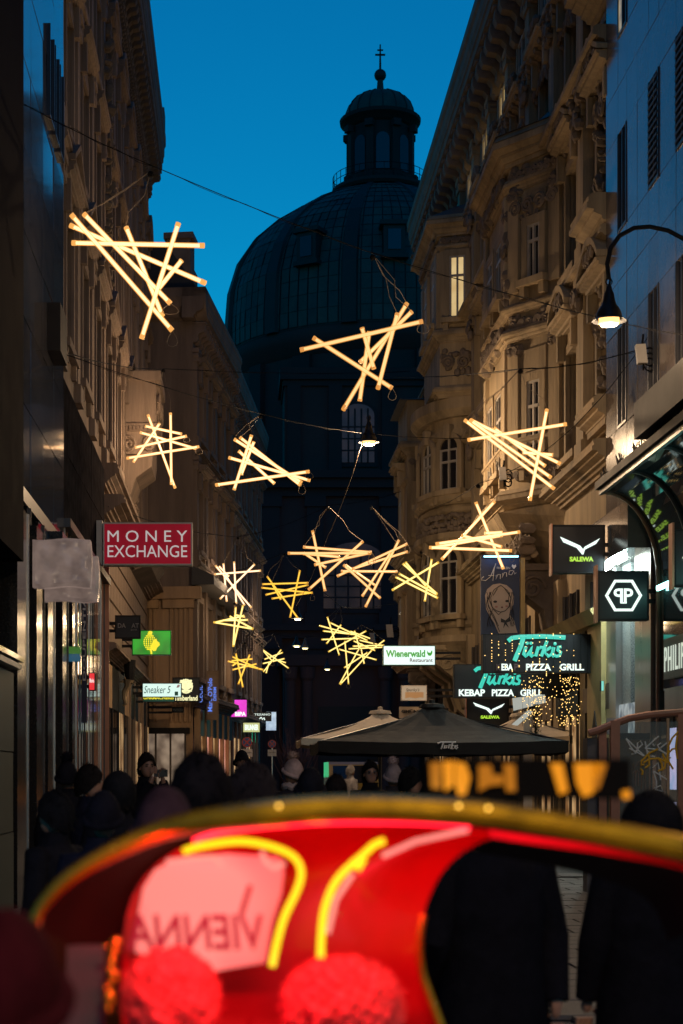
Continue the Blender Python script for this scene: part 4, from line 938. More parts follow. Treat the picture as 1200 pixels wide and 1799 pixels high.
# ---------------------------------------------------------------- bell shaped street lamps
lamp_shade_m = mat('lamp_shade', (0.015, 0.016, 0.018), 0.4, var=0.1, metal=0.3)
bulb_m = em('lamp_glass', (1.0, 0.55, 0.16), 2.4); bulb_f = em('lamp_glass_far', (1.0, 0.86, 0.42), 2.2)
def bell_lamp(label, px, py, Y, watts, arm=None, far=False, at=None):
    c = Vector(at) if at else P(px, py, Y)                                                         # lower rim centre
    t = thing('street_lamp', label, 'street lamp', c, group='bell shaped street lamps')
    MB().lathe([(0.26, -0.02), (0.24, 0.0), (0.20, 0.02), (0.19, 0.09), (0.155, 0.17), (0.11, 0.23), (0.088, 0.31), (0.075, 0.40), (0.05, 0.45), (0.035, 0.52), (0.0, 0.52)], 20, c).lathe([(0.26, -0.02), (0.22, -0.005), (0.18, 0.06), (0.0, 0.1)], 20, c).build('lamp_shade', lamp_shade_m, t, smooth=True)
    MB().lathe([(0.0, -0.085), (0.13, -0.085), (0.155, -0.06), (0.155, 0.03)], 18, c).build('lamp_glass', bulb_f if far else bulb_m, t, smooth=True)
    MB().tube([c+Vector((0, 0, 0.5)), c+Vector((0.02, 0, 0.64))], 0.018, 5).tube([c+Vector((0.05*math.cos(k*.8), 0, 0.58+0.05*math.sin(k*.8))) for k in range(9)], 0.01, 4).build('hook', blackm, t)
    if arm: MB().tube(arm(c), 0.035, 8).build('swan_neck_arm', blackm, t, smooth=True)
    if watts: point_light('lamp_light', c + Vector((0, 0, -0.17)), watts, (1.0, 0.68, 0.40), 0.12, t)
    return t
bell_lamp('large bell shaped lamp on a swan neck arm at the right wall', 1070, 562, 26.0, 380,
    lambda c: [c+Vector((0.0, 0, 0.62)), c+Vector((-0.03, 0, 0.85)), c+Vector((0.03, 0, 1.1)), c+Vector((0.16, 0, 1.28)), c+Vector((0.38, 0, 1.4)), c+Vector((0.62, 0, 1.42)), c+Vector((0.9, 0, 1.36)), c+Vector((1.2, 0, 1.2)), c+Vector((1.5, 0, 1.0))])
bell_lamp('unseen bell lamp on a swan neck arm, added one step nearer in the row', 0, 0, 10.0, 520,  # out of view, added to light faces and signs from the front
    lambda c: [c+Vector((0, 0, 0.62)), c+Vector((0.0, 0, 1.0)), c+Vector((0.4, 0, 1.4)), c+Vector((1.5, 0, 1.3))], at=(5.6, 10.0, 8.5))
bell_lamp('unseen bell lamp behind the viewer, added to carry on the row', 0, 0, -2.5, 1300, at=(1.5, -2.5, 6.3))  # added behind the camera for front light on rim, signs and crowd
bell_lamp('bell shaped lamp hung on wires in front of the church window', 648, 776, 42.0, 1350)
bell_lamp('far lamp touching the tip of the flat topped yellow star', 523, 1086, 80, 300, far=True)
bell_lamp('left lamp of the distant pair in front of the church porch', 521, 1134, 92, 200, far=True)
bell_lamp('right lamp of the distant pair in front of the church porch', 536, 1138, 94, 0, far=True)
bell_lamp('most distant lamp glowing alone before the dark porch door', 575, 1175, 104, 60, far=True)

# ---------------------------------------------------------------- lettering helpers
def text_mesh(s, extr=0.01, bold=0.0, shear=0.0, space=1.0):
    cu_ = bpy.data.curves.new('t', 'FONT'); cu_.body = s; cu_.extrude = extr; cu_.offset = bold; cu_.shear = shear; cu_.space_character = space; cu_.resolution_u = 3
    o = bpy.data.objects.new('t', cu_); col.objects.link(o)
    me = bpy.data.meshes.new_from_object(o, depsgraph=bpy.context.evaluated_depsgraph_get()) if False else bpy.data.meshes.new_from_object(o)
    bpy.data.objects.remove(o); bpy.data.curves.remove(cu_); return me
def text_on(s, parent, m, org, right, up, w, h, name='lettering', bold=0.0, shear=0.0, thick=0.01, space=1.0, mirror=False):
    """fit the text's bounding box to a w x h rectangle whose lower left corner is org"""
    me = text_mesh(s, 0.01, bold, shear, space); me.materials.clear(); me.materials.append(m)
    if not len(me.vertices): return None
    xs_ = [v.co.x for v in me.vertices]; ys_ = [v.co.y for v in me.vertices]
    x0_, x1_, y0_, y1_ = min(xs_), max(xs_), min(ys_), max(ys_)
    right, up, org = Vector(right).normalized(), Vector(up).normalized(), Vector(org); nrm = right.cross(up)
    for v in me.vertices:
        u = (v.co.x-x0_)/(x1_-x0_); u = 1-u if mirror else u
        v.co = org + right*(u*w) + up*((v.co.y-y0_)/(y1_-y0_)*h) + nrm*(thick*(1 if v.co.z > 0 else 0) + 0.003)
    me.update(); return obj(name, me, m, parent)
XV, ZV = Vector((1, 0, 0)), Vector((0, 0, 1))
def text_px(s, parent, m, px0, py0, px1, py1, Y, **k):
    a = P(px0, py1, Y); b = P(px1, py0, Y)
    return text_on(s, parent, m, a, XV, ZV, b.x-a.x, b.z-a.z, **k)
def stroke_px(pts, Y, r, parent, m, name='lettering', flat=True):
    mb = MB(); 
    for line in pts:
        mb.tube([P(x, y, Y) for x, y in line], r, 6)
        if name in ('graffiti', 'neon_tube', 'highlight_stroke'): mb.build(name, m, parent, smooth=True); mb = MB()
    return mb.build(name, m, parent, smooth=True) if mb.v else None
def sign_px(label, px0, py0, px1, py1, Y, face, frame, depth=0.16, arm='l', name='hanging_sign', cat='sign', lit_edge=None, bevel=0.03, group=None):
    a, b = P(px0, py1, Y), P(px1, py0, Y)
    t = thing(name, label, cat, ((a.x+b.x)/2, Y, a.z), group=group)
    e = bevel
    MB().box(a.x+e, b.x-e, Y-0.004, Y+depth, a.z+e, b.z-e).build('sign_face', face, t)
    fr = MB(); fr.box(a.x, a.x+e, Y-0.015, Y+depth+.01, a.z, b.z); fr.box(b.x-e, b.x, Y-0.015, Y+depth+.01, a.z, b.z); fr.box(a.x+e, b.x-e, Y-0.015, Y+depth+.01, a.z, a.z+e); fr.box(a.x+e, b.x-e, Y-0.015, Y+depth+.01, b.z-e, b.z)
    fr.build('sign_frame', frame, t)
    zc = (a.z+b.z)/2
    if arm == 'l': MB().box(-3.1, a.x, Y+depth*0.3, Y+depth*0.6, zc+0.05, zc+0.12).box(-3.1, a.x, Y+depth*0.3, Y+depth*0.6, zc-0.12, zc-0.05).build('bracket', blackm, t)
    xr = min(7.2, b.x+0.75)
    if arm == 'r': MB().box(b.x, xr, Y+depth*0.3, Y+depth*0.6, zc+0.05, zc+0.12).box(b.x, xr, Y+depth*0.3, Y+depth*0.6, zc-0.12, zc-0.05).build('bracket', blackm, t)
    return t

# ---------------------------------------------------------------- signs on the left
letter_w = mat('letter_white', (0.62, 0.58, 0.58), 0.45, var=0.0); letter_l = em('letter_glow', (0.42, 0.37, 0.36), 1.0)  # exchange letters glow in place of light falling on them
red_p = em('red_sign_glow', (0.19, 0.002, 0.011), 1.0, var=0.2, scale=1.5, base=(0.2, 0.004, 0.01), rough=0.6); paper_p = em('wrapped_film_glow', (0.17, 0.12, 0.10), 1.0, c2=(0.10, 0.07, 0.06), scale=5, base=(0.3, 0.25, 0.22))  # red face and wrapped boards glow to stand in for front light
t = sign_px('big dark red sign with white capital lettering in two lines', 181, 918, 338, 993, 35.5, red_p, white_p, 0.3)
text_px('M O N E Y', t, letter_l, 189, 932, 329, 952, 35.48, bold=0.0, name='lettering'); text_px('EXCHANGE', t, letter_l, 189, 958, 329, 979, 35.48, bold=0.0)
a_, b_ = P(170, 993, 35.6), P(180, 915, 35.6); MB().box(a_.x, b_.x, 35.52, 35.9, a_.z, b_.z).build('end_plate', white_p, t)
# blank boards wrapped in wrinkled film
t = thing('wrapped_sign', 'blank signboards wrapped in wrinkled beige film before the polished piers', 'sign', P(115, 1055, 22.8))
for nme, x0, y0, x1, y1, Y in (('wrapped_board', 57, 947, 158, 1031, 22.8), ('wrapped_board', 78, 977, 171, 1056, 23.2)):
    mb = MB(); n, m_ = 18, 14; r_ = random.Random(int(x0))
    for face in (0, 1):
        base = len(mb.v)
        for j in range(m_+1):
            for i in range(n+1):
                u, v = i/n, j/m_; p = P(x0+(x1-x0)*u + 3*math.sin(v*3.0)*(u > 0.9), y1+(y0-y1)*v + 1.5*math.sin(u*7+x0), Y)
                dd = noise.noise(Vector((u*7+x0, v*3, 0)))*0.02 + noise.noise(Vector((u*3+v*9, v*4, x0)))*0.022
                if 0 < i < n and 0 < j < m_: p.y += dd - 0.05
                if face: p.y += 0.2
                mb.v.append(tuple(p))
        for j in range(m_):
            for i in range(n): mb.f.append((base+j*(n+1)+i, base+j*(n+1)+i+1, base+(j+1)*(n+1)+i+1, base+(j+1)*(n+1)+i)); mb.m.append(0)
    N = (n+1)*(m_+1)
    for i in range(n): 
        for base in (0, m_*(n+1)): mb.f.append((base+i, base+i+1, N+base+i+1, N+base+i)); mb.m.append(0)
    for j in range(m_):
        for base in (0, n): mb.f.append((j*(n+1)+base, (j+1)*(n+1)+base, N+(j+1)*(n+1)+base, N+j*(n+1)+base)); mb.m.append(0)
    mb.build(nme, paper_p, t, smooth=True)
MB().box(-3.0, P(60, 1000, 22.8).x+0.1, 22.85, 22.95, P(60, 1000, 22.8).z, P(60, 990, 22.8).z).build('bracket', blackm, t)

let_grey = mat('letter_grey', (0.22, 0.22, 0.23), 0.5, var=0.0)
t = sign_px('small square black sign with faint grey lettering on a bracket', 202, 1081, 247, 1122, 39.0, blackp, blackm, 0.12)
text_px('DA', t, let_grey, 207, 1095, 221, 1103, 38.98, bold=0.02); text_px('AT', t, let_grey, 231, 1095, 244, 1103, 38.98, bold=0.02); text_px('BANK', t, let_grey, 230, 1105, 241, 1108, 38.98)
def glow_face(name, c_in, c_out, s, ax=(1.4, 1.4)):
    """backlit sign face: brighter over its tubes in the middle (object-space falloff)"""
    return em(name, c_in, s)
green_f = em('green_sign_face', (0.0, 0.34, 0.015), 1.0, c2=(0.0, 0.10, 0.006), scale=1.6)
yel_e = em('yellow_sign_print', (0.95, 0.80, 0.02), 1.0); teal_e = em('teal_tube', (0.03, 0.62, 0.47), 1.0); white_e = em('white_letter_light', (0.85, 1.0, 0.92), 1.15)
cyan_face = em('mint_white_face', (0.70, 0.95, 0.86), 1.0); cyan_face2 = em('white_green_face', (0.82, 1.0, 0.95), 1.05)
t = sign_px('glowing green sign box with a yellow cone and leaf emblem', 232, 1107, 301, 1151, 44.0, green_f, mat('green_case', (0.01, 0.06, 0.02), 0.4), 0.18, bevel=0.02)
em_ = MB(); Yg = 43.97; r_ = random.Random(3)
for i in range(9):
    for j in range(6):
        u = (j-2.5)/3; w_ = math.sin(math.pi*(i+1)/10.5)
        c = P(264 + u*12*w_ - 1, 1114 + i*3.3, Yg); em_.ball(c, 0.020, 0.008, 0.022, 5, 4)
lf = [(268,1128),(271,1123),(275,1122),(276,1126),(280,1129),(281,1133),(278,1136),(276,1138),(274,1143),(270,1144),(266,1141),(264,1137)]
vs = [P(x, y, Yg) for x, y in lf]; em_.add(vs, [tuple(range(len(vs)))])
em_.tube([P(264, 1140, Yg), P(266, 1146, Yg), P(266, 1149, Yg)], 0.025, 5); em_.ball(P(264, 1111, Yg), 0.06, 0.01, 0.04, 6, 4)
em_.build('emblem', yel_e, t)
t = sign_px('white lit box sign with thin handwritten lettering', 250, 1200, 319, 1225, 48.0, cyan_face, mat('sign_case', (0.05, 0.12, 0.12), 0.4), 0.2, bevel=0.02)
pen = mat('pen_green', (0.01, 0.14, 0.12), 0.5, var=0)
text_px('Sneaker 5', t, pen, 253, 1205, 300, 1218, 47.97, shear=0.25); text_px('B', t, mat('letter_red', (0.5, 0.02, 0.05), 0.4, var=0), 310, 1203, 316, 1208, 47.97, bold=0.04, shear=0.4)
MB().box(P(307, 0, 48).x, P(313, 0, 48).x, 47.975, 47.995, P(0, 1222, 48).z, P(0, 1215, 48).z).build('print_square', pen, t)
t = sign_px('narrow teal sign with yellow capitals half hidden under the white lit box', 251, 1222, 307, 1233, 49.5, mat('teal_board', (0.02, 0.14, 0.17), 0.4), blackm, 0.1, bevel=0.01)
text_px('UHRMACHEREI', t, yel_e, 252, 1223.5, 305, 1228.5, 49.47, bold=0.03)
t = sign_px('black box sign with a glowing cream tree emblem in a ring', 303, 1190, 351, 1233, 54.0, blackp, blackm, 0.2)
tree_e = em('tree_emblem', (1.0, 0.95, 0.5), 1.0); tr = MB(); Yt = 53.96; r_ = random.Random(5)
tr.tube([P(327+11*math.cos(k/10*math.pi*1.25+math.pi*-0.12), 1206+11.5*math.sin(k/10*math.pi*1.25-math.pi*0.12), Yt) for k in range(11)], 0.022, 5)
tr.tube([P(327, 1214, Yt), P(326.5, 1206, Yt), P(326.5, 1200, Yt)], [0.09, 0.05, 0.09], 6); tr.box(P(317, 0, Yt).x, P(337, 0, Yt).x, Yt-.01, Yt+.01, P(0, 1215, Yt).z, P(0, 1212.5, Yt).z)
for k in range(9):
    a = math.pi*(0.14+0.72*k/8); tr.tube([P(326.5, 1207, Yt), P(326.5+11*math.cos(a), 1206-11.5*math.sin(a), Yt)], 0.016, 4); tr.ball(P(326.5+11.5*math.cos(a), 1205.5-11.5*math.sin(a), Yt), 0.034, 0.02, 0.028, 6, 4)
for sx in (-1, 1):
    for y0_, x1_, y1_ in ((1212, 10, 1206), (1210, 8, 1203), (1214, 9, 1213)): tr.tube([P(327, y0_, Yt), P(327+sx*x1_, y1_, Yt)], 0.03, 5)
for k in range(44): tr.ball(P(327+r_.uniform(-9, 9), 1201+r_.uniform(-5.5, 5), Yt), 0.036, 0.015, 0.03, 6, 4)
tr.build('emblem', tree_e, t); text_px('Timberland', t, tree_e, 306, 1222, 347, 1231, Yt, bold=0.03)
blue_e = em('blue_letters', (0.10, 0.22, 0.85), 1.0)
t = sign_px('dark narrow box with blue letters behind the tree emblem sign', 346, 1200, 358, 1236, 56.2, blackp, blackm, 0.3); text_on('CECIL', t, blue_e, P(356, 1234, 56.16), ZV, -XV, 0.55, 0.16)
t = sign_px('tall pale banner with vertical blue lettering', 363, 1178, 384, 1265, 58.6, mat('banner_tan', (0.30, 0.21, 0.13), 0.8), mat('banner_hem', (0.26, 0.18, 0.11), 0.8), 0.04, arm=None, cat='banner', name='hanging_banner')
text_on("Marc O'Polo", t, blue_e, P(373, 1250, 58.57), ZV, -XV, 1.14, 0.16, bold=0.01); text_on('DENIM', t, blue_e, P(380, 1231, 58.57), ZV, -XV, 0.46, 0.10, bold=0.02)
mag_e = em('magenta_face', (0.95, 0.03, 0.78), 1.0, c2=(0.75, 0.01, 0.55), scale=2.0)
t = sign_px('glowing magenta box sign with white capitals', 405, 1229, 434, 1260, 69.0, mag_e, mat('magenta_case', (0.2, 0.01, 0.15), 0.4), 0.5, arm=None, bevel=0.015)
text_px('BIPA', t, white_e, 413, 1250.5, 432, 1258, 68.95, bold=0.04)
t = sign_px('black sign with small mint capitals left of the bluish light panel', 443, 1251, 477, 1267, 82.0, blackp, blackm, 0.2, arm=None, bevel=0.01)
text_px('TEZANO', t, white_e, 447, 1253.5, 475, 1257, 81.9); stroke_px([[(456, 1263), (459, 1260), (461, 1264), (464, 1261), (465, 1265)]], 81.9, 0.03, t, white_e)
t = sign_px('bluish white light panel behind the black mint lettered sign', 467, 1250.5, 485.5, 1283.5, 84.0, em('icy_panel', (0.55, 0.72, 0.85), 0.9, c2=(0.3, 0.42, 0.6), scale=2.5), blackm, 0.3, arm=None, bevel=0.01)
t = sign_px('pale yellow glowing box sign with white capitals', 427, 1269.5, 456.5, 1286.5, 76.0, em('lime_face', (0.50, 0.52, 0.20), 1.0), blackm, 0.3, arm=None, bevel=0.01); text_px('BRUNNER', t, white_e, 430, 1273, 454, 1283, 75.9, bold=0.04)
t = sign_px('small dark sign with dim lettering under the tree emblem sign', 302, 1242, 323, 1252, 55.0, blackp, blackm, 0.1); text_px('Haarstudio', t, let_grey, 304, 1245, 321, 1249, 54.97)
t = sign_px('little bright red sign tilted on the shop cladding', 156, 1182, 167, 1213, 32.0, em('red_face', (0.85, 0.02, 0.03), 0.9), blackm, 0.25, bevel=0.01); text_px('Ibis', t, white_e, 157.5, 1192, 165.5, 1199, 31.97)
t = sign_px('lit red and white panel below the magenta sign', 395, 1258, 404, 1292, 67.5, em('red_panel', (0.45, 0.015, 0.012), 0.6), blackm, 0.3, arm=None, bevel=0.01)
t = thing('vertical_banner', 'navy vertical banner with white letters in front of the mirrored piers', 'banner', P(148, 1270, 30.5))
a_, b_ = P(143, 1270, 30.5), P(152.5, 1046, 30.5); navy = mat('navy_cloth', (0.022, 0.024, 0.06), 0.6, var=0.1)
MB().box(a_.x, b_.x, 30.5, 30.53, a_.z, b_.z).build('banner_cloth', navy, t); text_on('DOUPENTIA', t, letter_w, P(150.5, 1196, 30.49), ZV, -XV, 1.5, 0.052, bold=0.02)
MB().box(a_.x-0.12, b_.x, 30.5, 30.52, b_.z, b_.z+0.03).build('banner_rod', blackm, t)
for lab, c3, y0, y1 in (('green arrow shaped board', (0.05, 0.17, 0.02), 1136, 1148), ('teal arrow shaped board', (0.01, 0.09, 0.16), 1149, 1162)):
    m_ = em(lab.split()[0]+'_arrow', c3, 0.7); t = thing('arrow_sign', lab+' on the left shop mullions', 'sign', P(128, y1, 27.5))
    MB().prof_y([(P(x, 0, 27.5).x, P(0, y, 27.5).z) for x, y in ((114, y0), (139, y0), (142, (y0+y1)/2), (139, y1), (114, y1))], 27.5, 27.6).build('board', m_, t)
    MB().box(-3.0, P(115, 0, 27.5).x, 27.52, 27.56, P(0, (y0+y1)/2, 27.5).z-0.02, P(0, (y0+y1)/2, 27.5).z+0.02).build('bracket', blackm, t)
# wall sconce with a dark shade on a carved bracket
t = thing('wall_sconce', 'dark tapered wall lantern on a pale carved bracket below the green sign', 'wall lamp', P(228, 1240, 43.0))
c = P(228, 1182, 43.0); MB().lathe([(0.08, -0.28), (0.13, 0.0), (0.15, 0.32), (0.0, 0.34)], 8, c).lathe([(0.0, -0.30), (0.08, -0.28)], 8, c).build('shade', blackm, t)
MB().tube([P(226, 1194, 43), P(224, 1206, 43), P(219, 1216, 43), P(218, 1226, 43), P(221, 1236, 43), P(216, 1240, 43)], [0.15, 0.08, 0.07, 0.06, 0.05, 0.03], 7).box(-3.1, c.x, 42.97, 43.03, c.z-0.25, c.z-0.2).build('carved_bracket', stone_r, t, smooth=True)
# ---------------------------------------------------------------- signs on the right
def wings(t, px0, py0, px1, py1, Y, m):
    """two swept wing shapes meeting in a point"""
    w, h = px1-px0, py1-py0; mb = MB()
    for pts in (((0, 0), (0.08, 0.3), (0.42, 0.62), (0.56, 1.0), (0.58, 0.72), (0.5, 0.5)), ((1.0, 0.08), (0.9, 0.4), (0.62, 0.72), (0.58, 1.0), (0.56, 0.74), (0.62, 0.55))):
        mb.prof_y([(P(px0+w*u, 0, Y).x, P(0, py0+h*v, Y).z) for u, v in pts], Y-0.03, Y)
    mb.build('emblem', m, t)
lime_e = em('lime_letters', (0.42, 0.75, 0.03), 1.0)
for lab, x0, y0, x1, y1, Y in (('larger black square sign with white wing emblem above the hexagon sign', 970, 922, 1063, 1007, 31.0), ('smaller black square sign with white wing emblem above the dark parasol', 820, 1220, 894, 1276, 40.0)):
    t = sign_px(lab, x0, y0, x1, y1, Y, blackp, blackm, 0.2, arm='r', group='black signs with a white wing emblem')
    w, h = x1-x0, y1-y0
    wings(t, x0+w*0.15, y0+h*0.25, x1-w*0.1, y0+h*0.62, Y-0.02, white_e); text_px('SALEWA', t, lime_e, x0+w*0.33, y0+h*0.66, x0+w*0.78, y0+h*0.76, Y-0.02, bold=0.05)
    MB().box(P(x0, 0, Y).x-0.02, P(x0, 0, Y).x-0.001, Y-0.03, Y+0.2, P(0, y1, Y).z-0.04, P(0, y0, Y).z+0.02).build('edge_strip', bronze, t)
def hexsign(lab, x0, y0, x1, y1, Y, txt=True):
    t = sign_px(lab, x0, y0, x1, y1, Y, blackp, blackm, 0.2, arm='r', group='black hexagon emblem signs')
    cx, cy, r_ = (x0+x1)/2, (y0+y1)/2, (x1-x0)*0.36; mb = MB()
    hx = [(cx+r_*math.cos(R(60*k)), cy+r_*0.98*math.sin(R(60*k))) for k in range(6)]; hi = [(cx+(x-cx)*0.84, cy+(y-cy)*0.84) for x, y in hx]
    for k in range(6):
        q = [hx[k], hx[(k+1) % 6], hi[(k+1) % 6], hi[k]]
        mb.prof_y([(P(x, 0, Y).x, P(0, y, Y).z) for x, y in q], Y-0.04, Y-0.01)
    mb.build('hexagon', white_e, t)
    w = x1-x0
    text_px('P', t, white_e, cx-w*0.19, cy-w*0.14, cx-w*0.01, cy+w*0.14, Y-0.02, bold=0.02, mirror=True); text_px('P', t, white_e, cx+w*0.01, cy-w*0.14, cx+w*0.19, cy+w*0.14, Y-0.02, bold=0.02)
    MB().box(P(cx-w*.06, 0, Y).x, P(cx+w*.06, 0, Y).x, Y-.03, Y-.012, P(0, cy+w*.155, Y).z, P(0, cy+w*.13, Y).z).build('serif', white_e, t)
    MB().box(P(x0, 0, Y).x-0.03, P(x0, 0, Y).x-0.001, Y-0.03, Y+0.2, P(0, y1, Y).z-0.04, P(0, y0, Y).z+0.1).build('edge_strip', bronze, t)
    return t
hexsign('black square sign with a white hexagon emblem left of the glass canopy', 1050, 1003, 1140, 1090, 29.0)
hexsign('nearest black hexagon sign cut off by the right picture edge', 1184, 930, 1290, 1030, 25.6)
# fascia lettering along the glass front
ser = em('serif_letters', (0.72, 0.80, 0.66), 0.8)
text_on('PHILIPP PLEIN', mo, ser, Vector((7.07-0.118, 27.95, 3.32)), Vector((0, -1, 0)), ZV, 2.75, 0.40, space=1.25)
# teal script restaurant signs
def script_sign(lab, x0, y0, x1, y1, Y, k_unlit, s=1.0):
    t = sign_px(lab, x0, y0, x1, y1, Y, blackp, blackm, 0.25, arm='r', bevel=0.015, group='black signs with teal script lettering')
    return t
t = script_sign('upper black sign with teal script and white capitals under the portrait banner', 848, 1114, 1043, 1182, 34.0, True)
Yq = 33.96
def turkis(t, ox, oy, k, Y, m):
    sp_ = lambda pts: [(ox+x*k, oy+y*k) for x, y in pts]
    L_ = [[(0, 9), (6, 4), (20, 2), (60, 1), (100, 3)], [(26, 5), (22, 18), (15, 34), (11, 44)],
          [(31, 19), (27, 33), (30, 36), (36, 31), (41, 19), (38, 33), (41, 36), (44, 33)],
          [(48, 36), (53, 19), (50, 26), (57, 20), (61, 21)], [(68, 9), (58, 36)], [(75, 20), (63, 28), (71, 36), (75, 33)],
          [(80, 20), (77, 32), (79, 36), (83, 33)], [(93, 19), (88, 20), (87, 25), (92, 29), (90, 35), (83, 36)]]
    mb = MB()
    for i, l in enumerate(L_): mb.tube([P(*p, Y) for p in sp_(l)], (0.036 if i > 1 else 0.05)*k*Y/34, 6)
    for x, y in ((33, 13), (40, 13), (82, 14)): mb.ball(P(ox+x*k, oy+y*k, Y), 0.035*k*Y/34, 0.03, 0.035*k*Y/34, 6, 4)
    mb.build('script_lettering', m, t, smooth=True)
turkis(t, 893, 1117, 1.0, Yq, teal_e)
grey_off = mat('unlit_letter', (0.10, 0.06, 0.07), 0.5, var=0)
for s_, a, b, m_ in (('K', 872, 880, grey_off), ('EBA', 881, 901, white_e), ('P', 903, 911, grey_off), ('PIZZA', 924, 968, white_e), ('GRILL', 983, 1026, white_e)): text_px(s_, t, m_, a, 1166, b, 1178, Yq, bold=0.035)
t = script_sign('lower black sign with teal script partly hidden behind the upper one', 798, 1167, 990, 1226, 37.5, False)
turkis(t, 834, 1171, 0.86, 37.46, teal_e)
for s_, a, b in (('KEBAP', 806, 852), ('PIZZA', 864, 903), ('GRILL', 914, 953)): text_px(s_, t, white_e, a, 1211, b, 1223, 37.46, bold=0.035)
# portrait banner
t = thing('portrait_banner', 'tall dark blue banner with a pale drawing of a long haired girl', 'banner', P(880, 1114, 38.2))
a_, b_ = P(845, 1116, 38.2), P(913, 980, 38.2); MB().box(a_.x, b_.x, 38.2, 38.32, a_.z, b_.z).build('banner_face', mat('banner_blue', (0.014, 0.03, 0.085), 0.55, var=0.1), t)
MB().box(a_.x, b_.x, 38.12, 38.34, b_.z+0.002, b_.z+0.06).build('top_rail', blackm, t)
MB().box(a_.x+.05, b_.x-.05, 38.06, 38.11, b_.z-0.0, b_.z+0.03).build('banner_lamp', em('banner_lamp', (0.25, 0.6, 1.0), 6.0), t)
MB().box(b_.x+0.02, b_.x+0.12, 38.2, 38.3, a_.z-0.8, b_.z).build('banner_post', yel, t)
Yb = 38.18; cream = mat('print_cream', (0.40, 0.33, 0.29), 0.6, var=0.05); ink = mat('print_ink', (0.012, 0.012, 0.016), 0.6, var=0); whp = mat('print_white', (0.7, 0.7, 0.68), 0.5, var=0)
def patch(t, pts, Y, m, name):
    vs = [P(x, y, Y) for x, y in pts]; return MB().prof_y([(v.x, v.z) for v in vs], Y-0.006, Y).build(name, m, t)
ell = lambda cx, cy, rx, ry, n=18: [(cx+rx*math.cos(2*math.pi*k/n), cy+ry*math.sin(2*math.pi*k/n)) for k in range(n)]
patch(t, [(853, 1058), (852, 1046), (856, 1035), (866, 1027), (878, 1025), (890, 1028), (899, 1036), (903, 1048), (902, 1062), (896, 1075), (898, 1082), (903, 1090), (909, 1112), (876, 1113), (872, 1104), (868, 1094), (860, 1082), (854, 1070)], Yb, cream, 'drawing')
hl = MB()
for l in ([(880, 1028), (868, 1036), (862, 1050), (864, 1064)], [(880, 1028), (892, 1038), (898, 1052), (894, 1068)], [(856, 1048), (858, 1066), (868, 1082), (876, 1100)], [(862, 1040), (858, 1054)], [(866, 1070), (876, 1080), (882, 1074)], [(862, 1056), (865, 1067), (872, 1073), (880, 1075.5), (888, 1073), (894, 1066), (897, 1055)], [(874, 1034), (866, 1046)], [(886, 1033), (895, 1046)], [(860, 1072), (870, 1090), (878, 1110)], [(896, 1078), (904, 1098)]):
    hl.tube([P(x, y, Yb-0.012) for x, y in l], 0.007, 4)
for j_, x_ in enumerate((855, 858, 861, 900, 897, 894)):
    hl.tube([P(x_+(2.2 if j_ < 3 else -1.5)*math.sin(q_*1.1+j_)+(0.35*q_ if j_ < 3 else 0.25*q_), 1040+q_*5.5, Yb-0.012) for q_ in range(12)], 0.006, 4)
hl.build('drawn_lines', ink, t)
for cx, cy, rx, ry, m_ in ((870, 1057, 3.4, 2.0, ink), (891, 1056, 3.4, 2.0, ink), (882, 1067, 2.0, 1.6, mat('print_lip', (0.12, 0.05, 0.05), 0.5, var=0)), (872, 1066, 2.6, 1.8, mat('print_blush', (0.33, 0.16, 0.15), 0.5, var=0)), (890, 1065, 2.4, 1.7, MATS['print_blush'])): patch(t, ell(cx, cy, rx, ry), Yb-0.01, m_, 'drawing_detail')
patch(t, [(880, 1086), (888, 1090), (896, 1083), (897, 1091), (890, 1094), (894, 1103), (888, 1097), (884, 1104), (886, 1094), (880, 1093)], Yb-0.012, ink, 'bow')
stroke_px([[(850, 1013), (847, 1015), (846, 1019), (853, 1020), (862, 1013), (868, 998), (871, 990), (868, 1000), (866, 1020)], [(858, 1011), (868, 1011)], [(872, 1010), (871, 1018), (875, 1009), (879, 1009), (879, 1017)], [(883, 1007), (882, 1015), (886, 1006), (890, 1006), (890, 1013)], [(901, 1002), (895, 1003), (894, 1009), (899, 1010), (903, 1002), (904, 1009), (907, 1006)]], Yb-0.012, 0.008, t, whp)
text_px('FRÄULEIN', t, whp, 873, 995, 896, 1000, Yb-0.01); patch(t, [(903, 1000), (899, 995), (900, 991.5), (903, 993.5), (906, 991.5), (907, 995)], Yb-0.012, whp, 'heart')
# white restaurant sign, small sign, lettered board
t = sign_px('white lit restaurant sign with green lettering', 673, 1134, 765, 1169, 50.0, cyan_face2, mat('green_edge', (0.02, 0.16, 0.10), 0.4), 0.3, arm='r', bevel=0.02)
grn = mat('print_green', (0.0, 0.22, 0.01), 0.5, var=0); grn_e = em('green_print_lit', (0.0, 0.32, 0.015), 1.0)
text_px('Wienerwald', t, grn_e, 678, 1142, 747, 1154.5, 49.97, bold=0.035); text_px('Restaurant', t, mat('print_maroon', (0.18, 0.03, 0.06), 0.5, var=0), 720, 1156.5, 760, 1163, 49.97, bold=0.01)
patch(t, [(750, 1142), (752, 1146), (756, 1147), (758, 1143), (759.5, 1143), (759.5, 1148), (757, 1152), (753, 1152), (750.5, 1148)], 49.97, grn_e, 'bird_emblem')
t = sign_px('small pale framed sign with brown script under the restaurant sign', 705, 1204, 750, 1231, 48.0, em('tan_face', (0.42, 0.30, 0.19), 0.75), mat('pale_case', (0.55, 0.5, 0.45), 0.4), 0.2, arm='r', bevel=0.02)
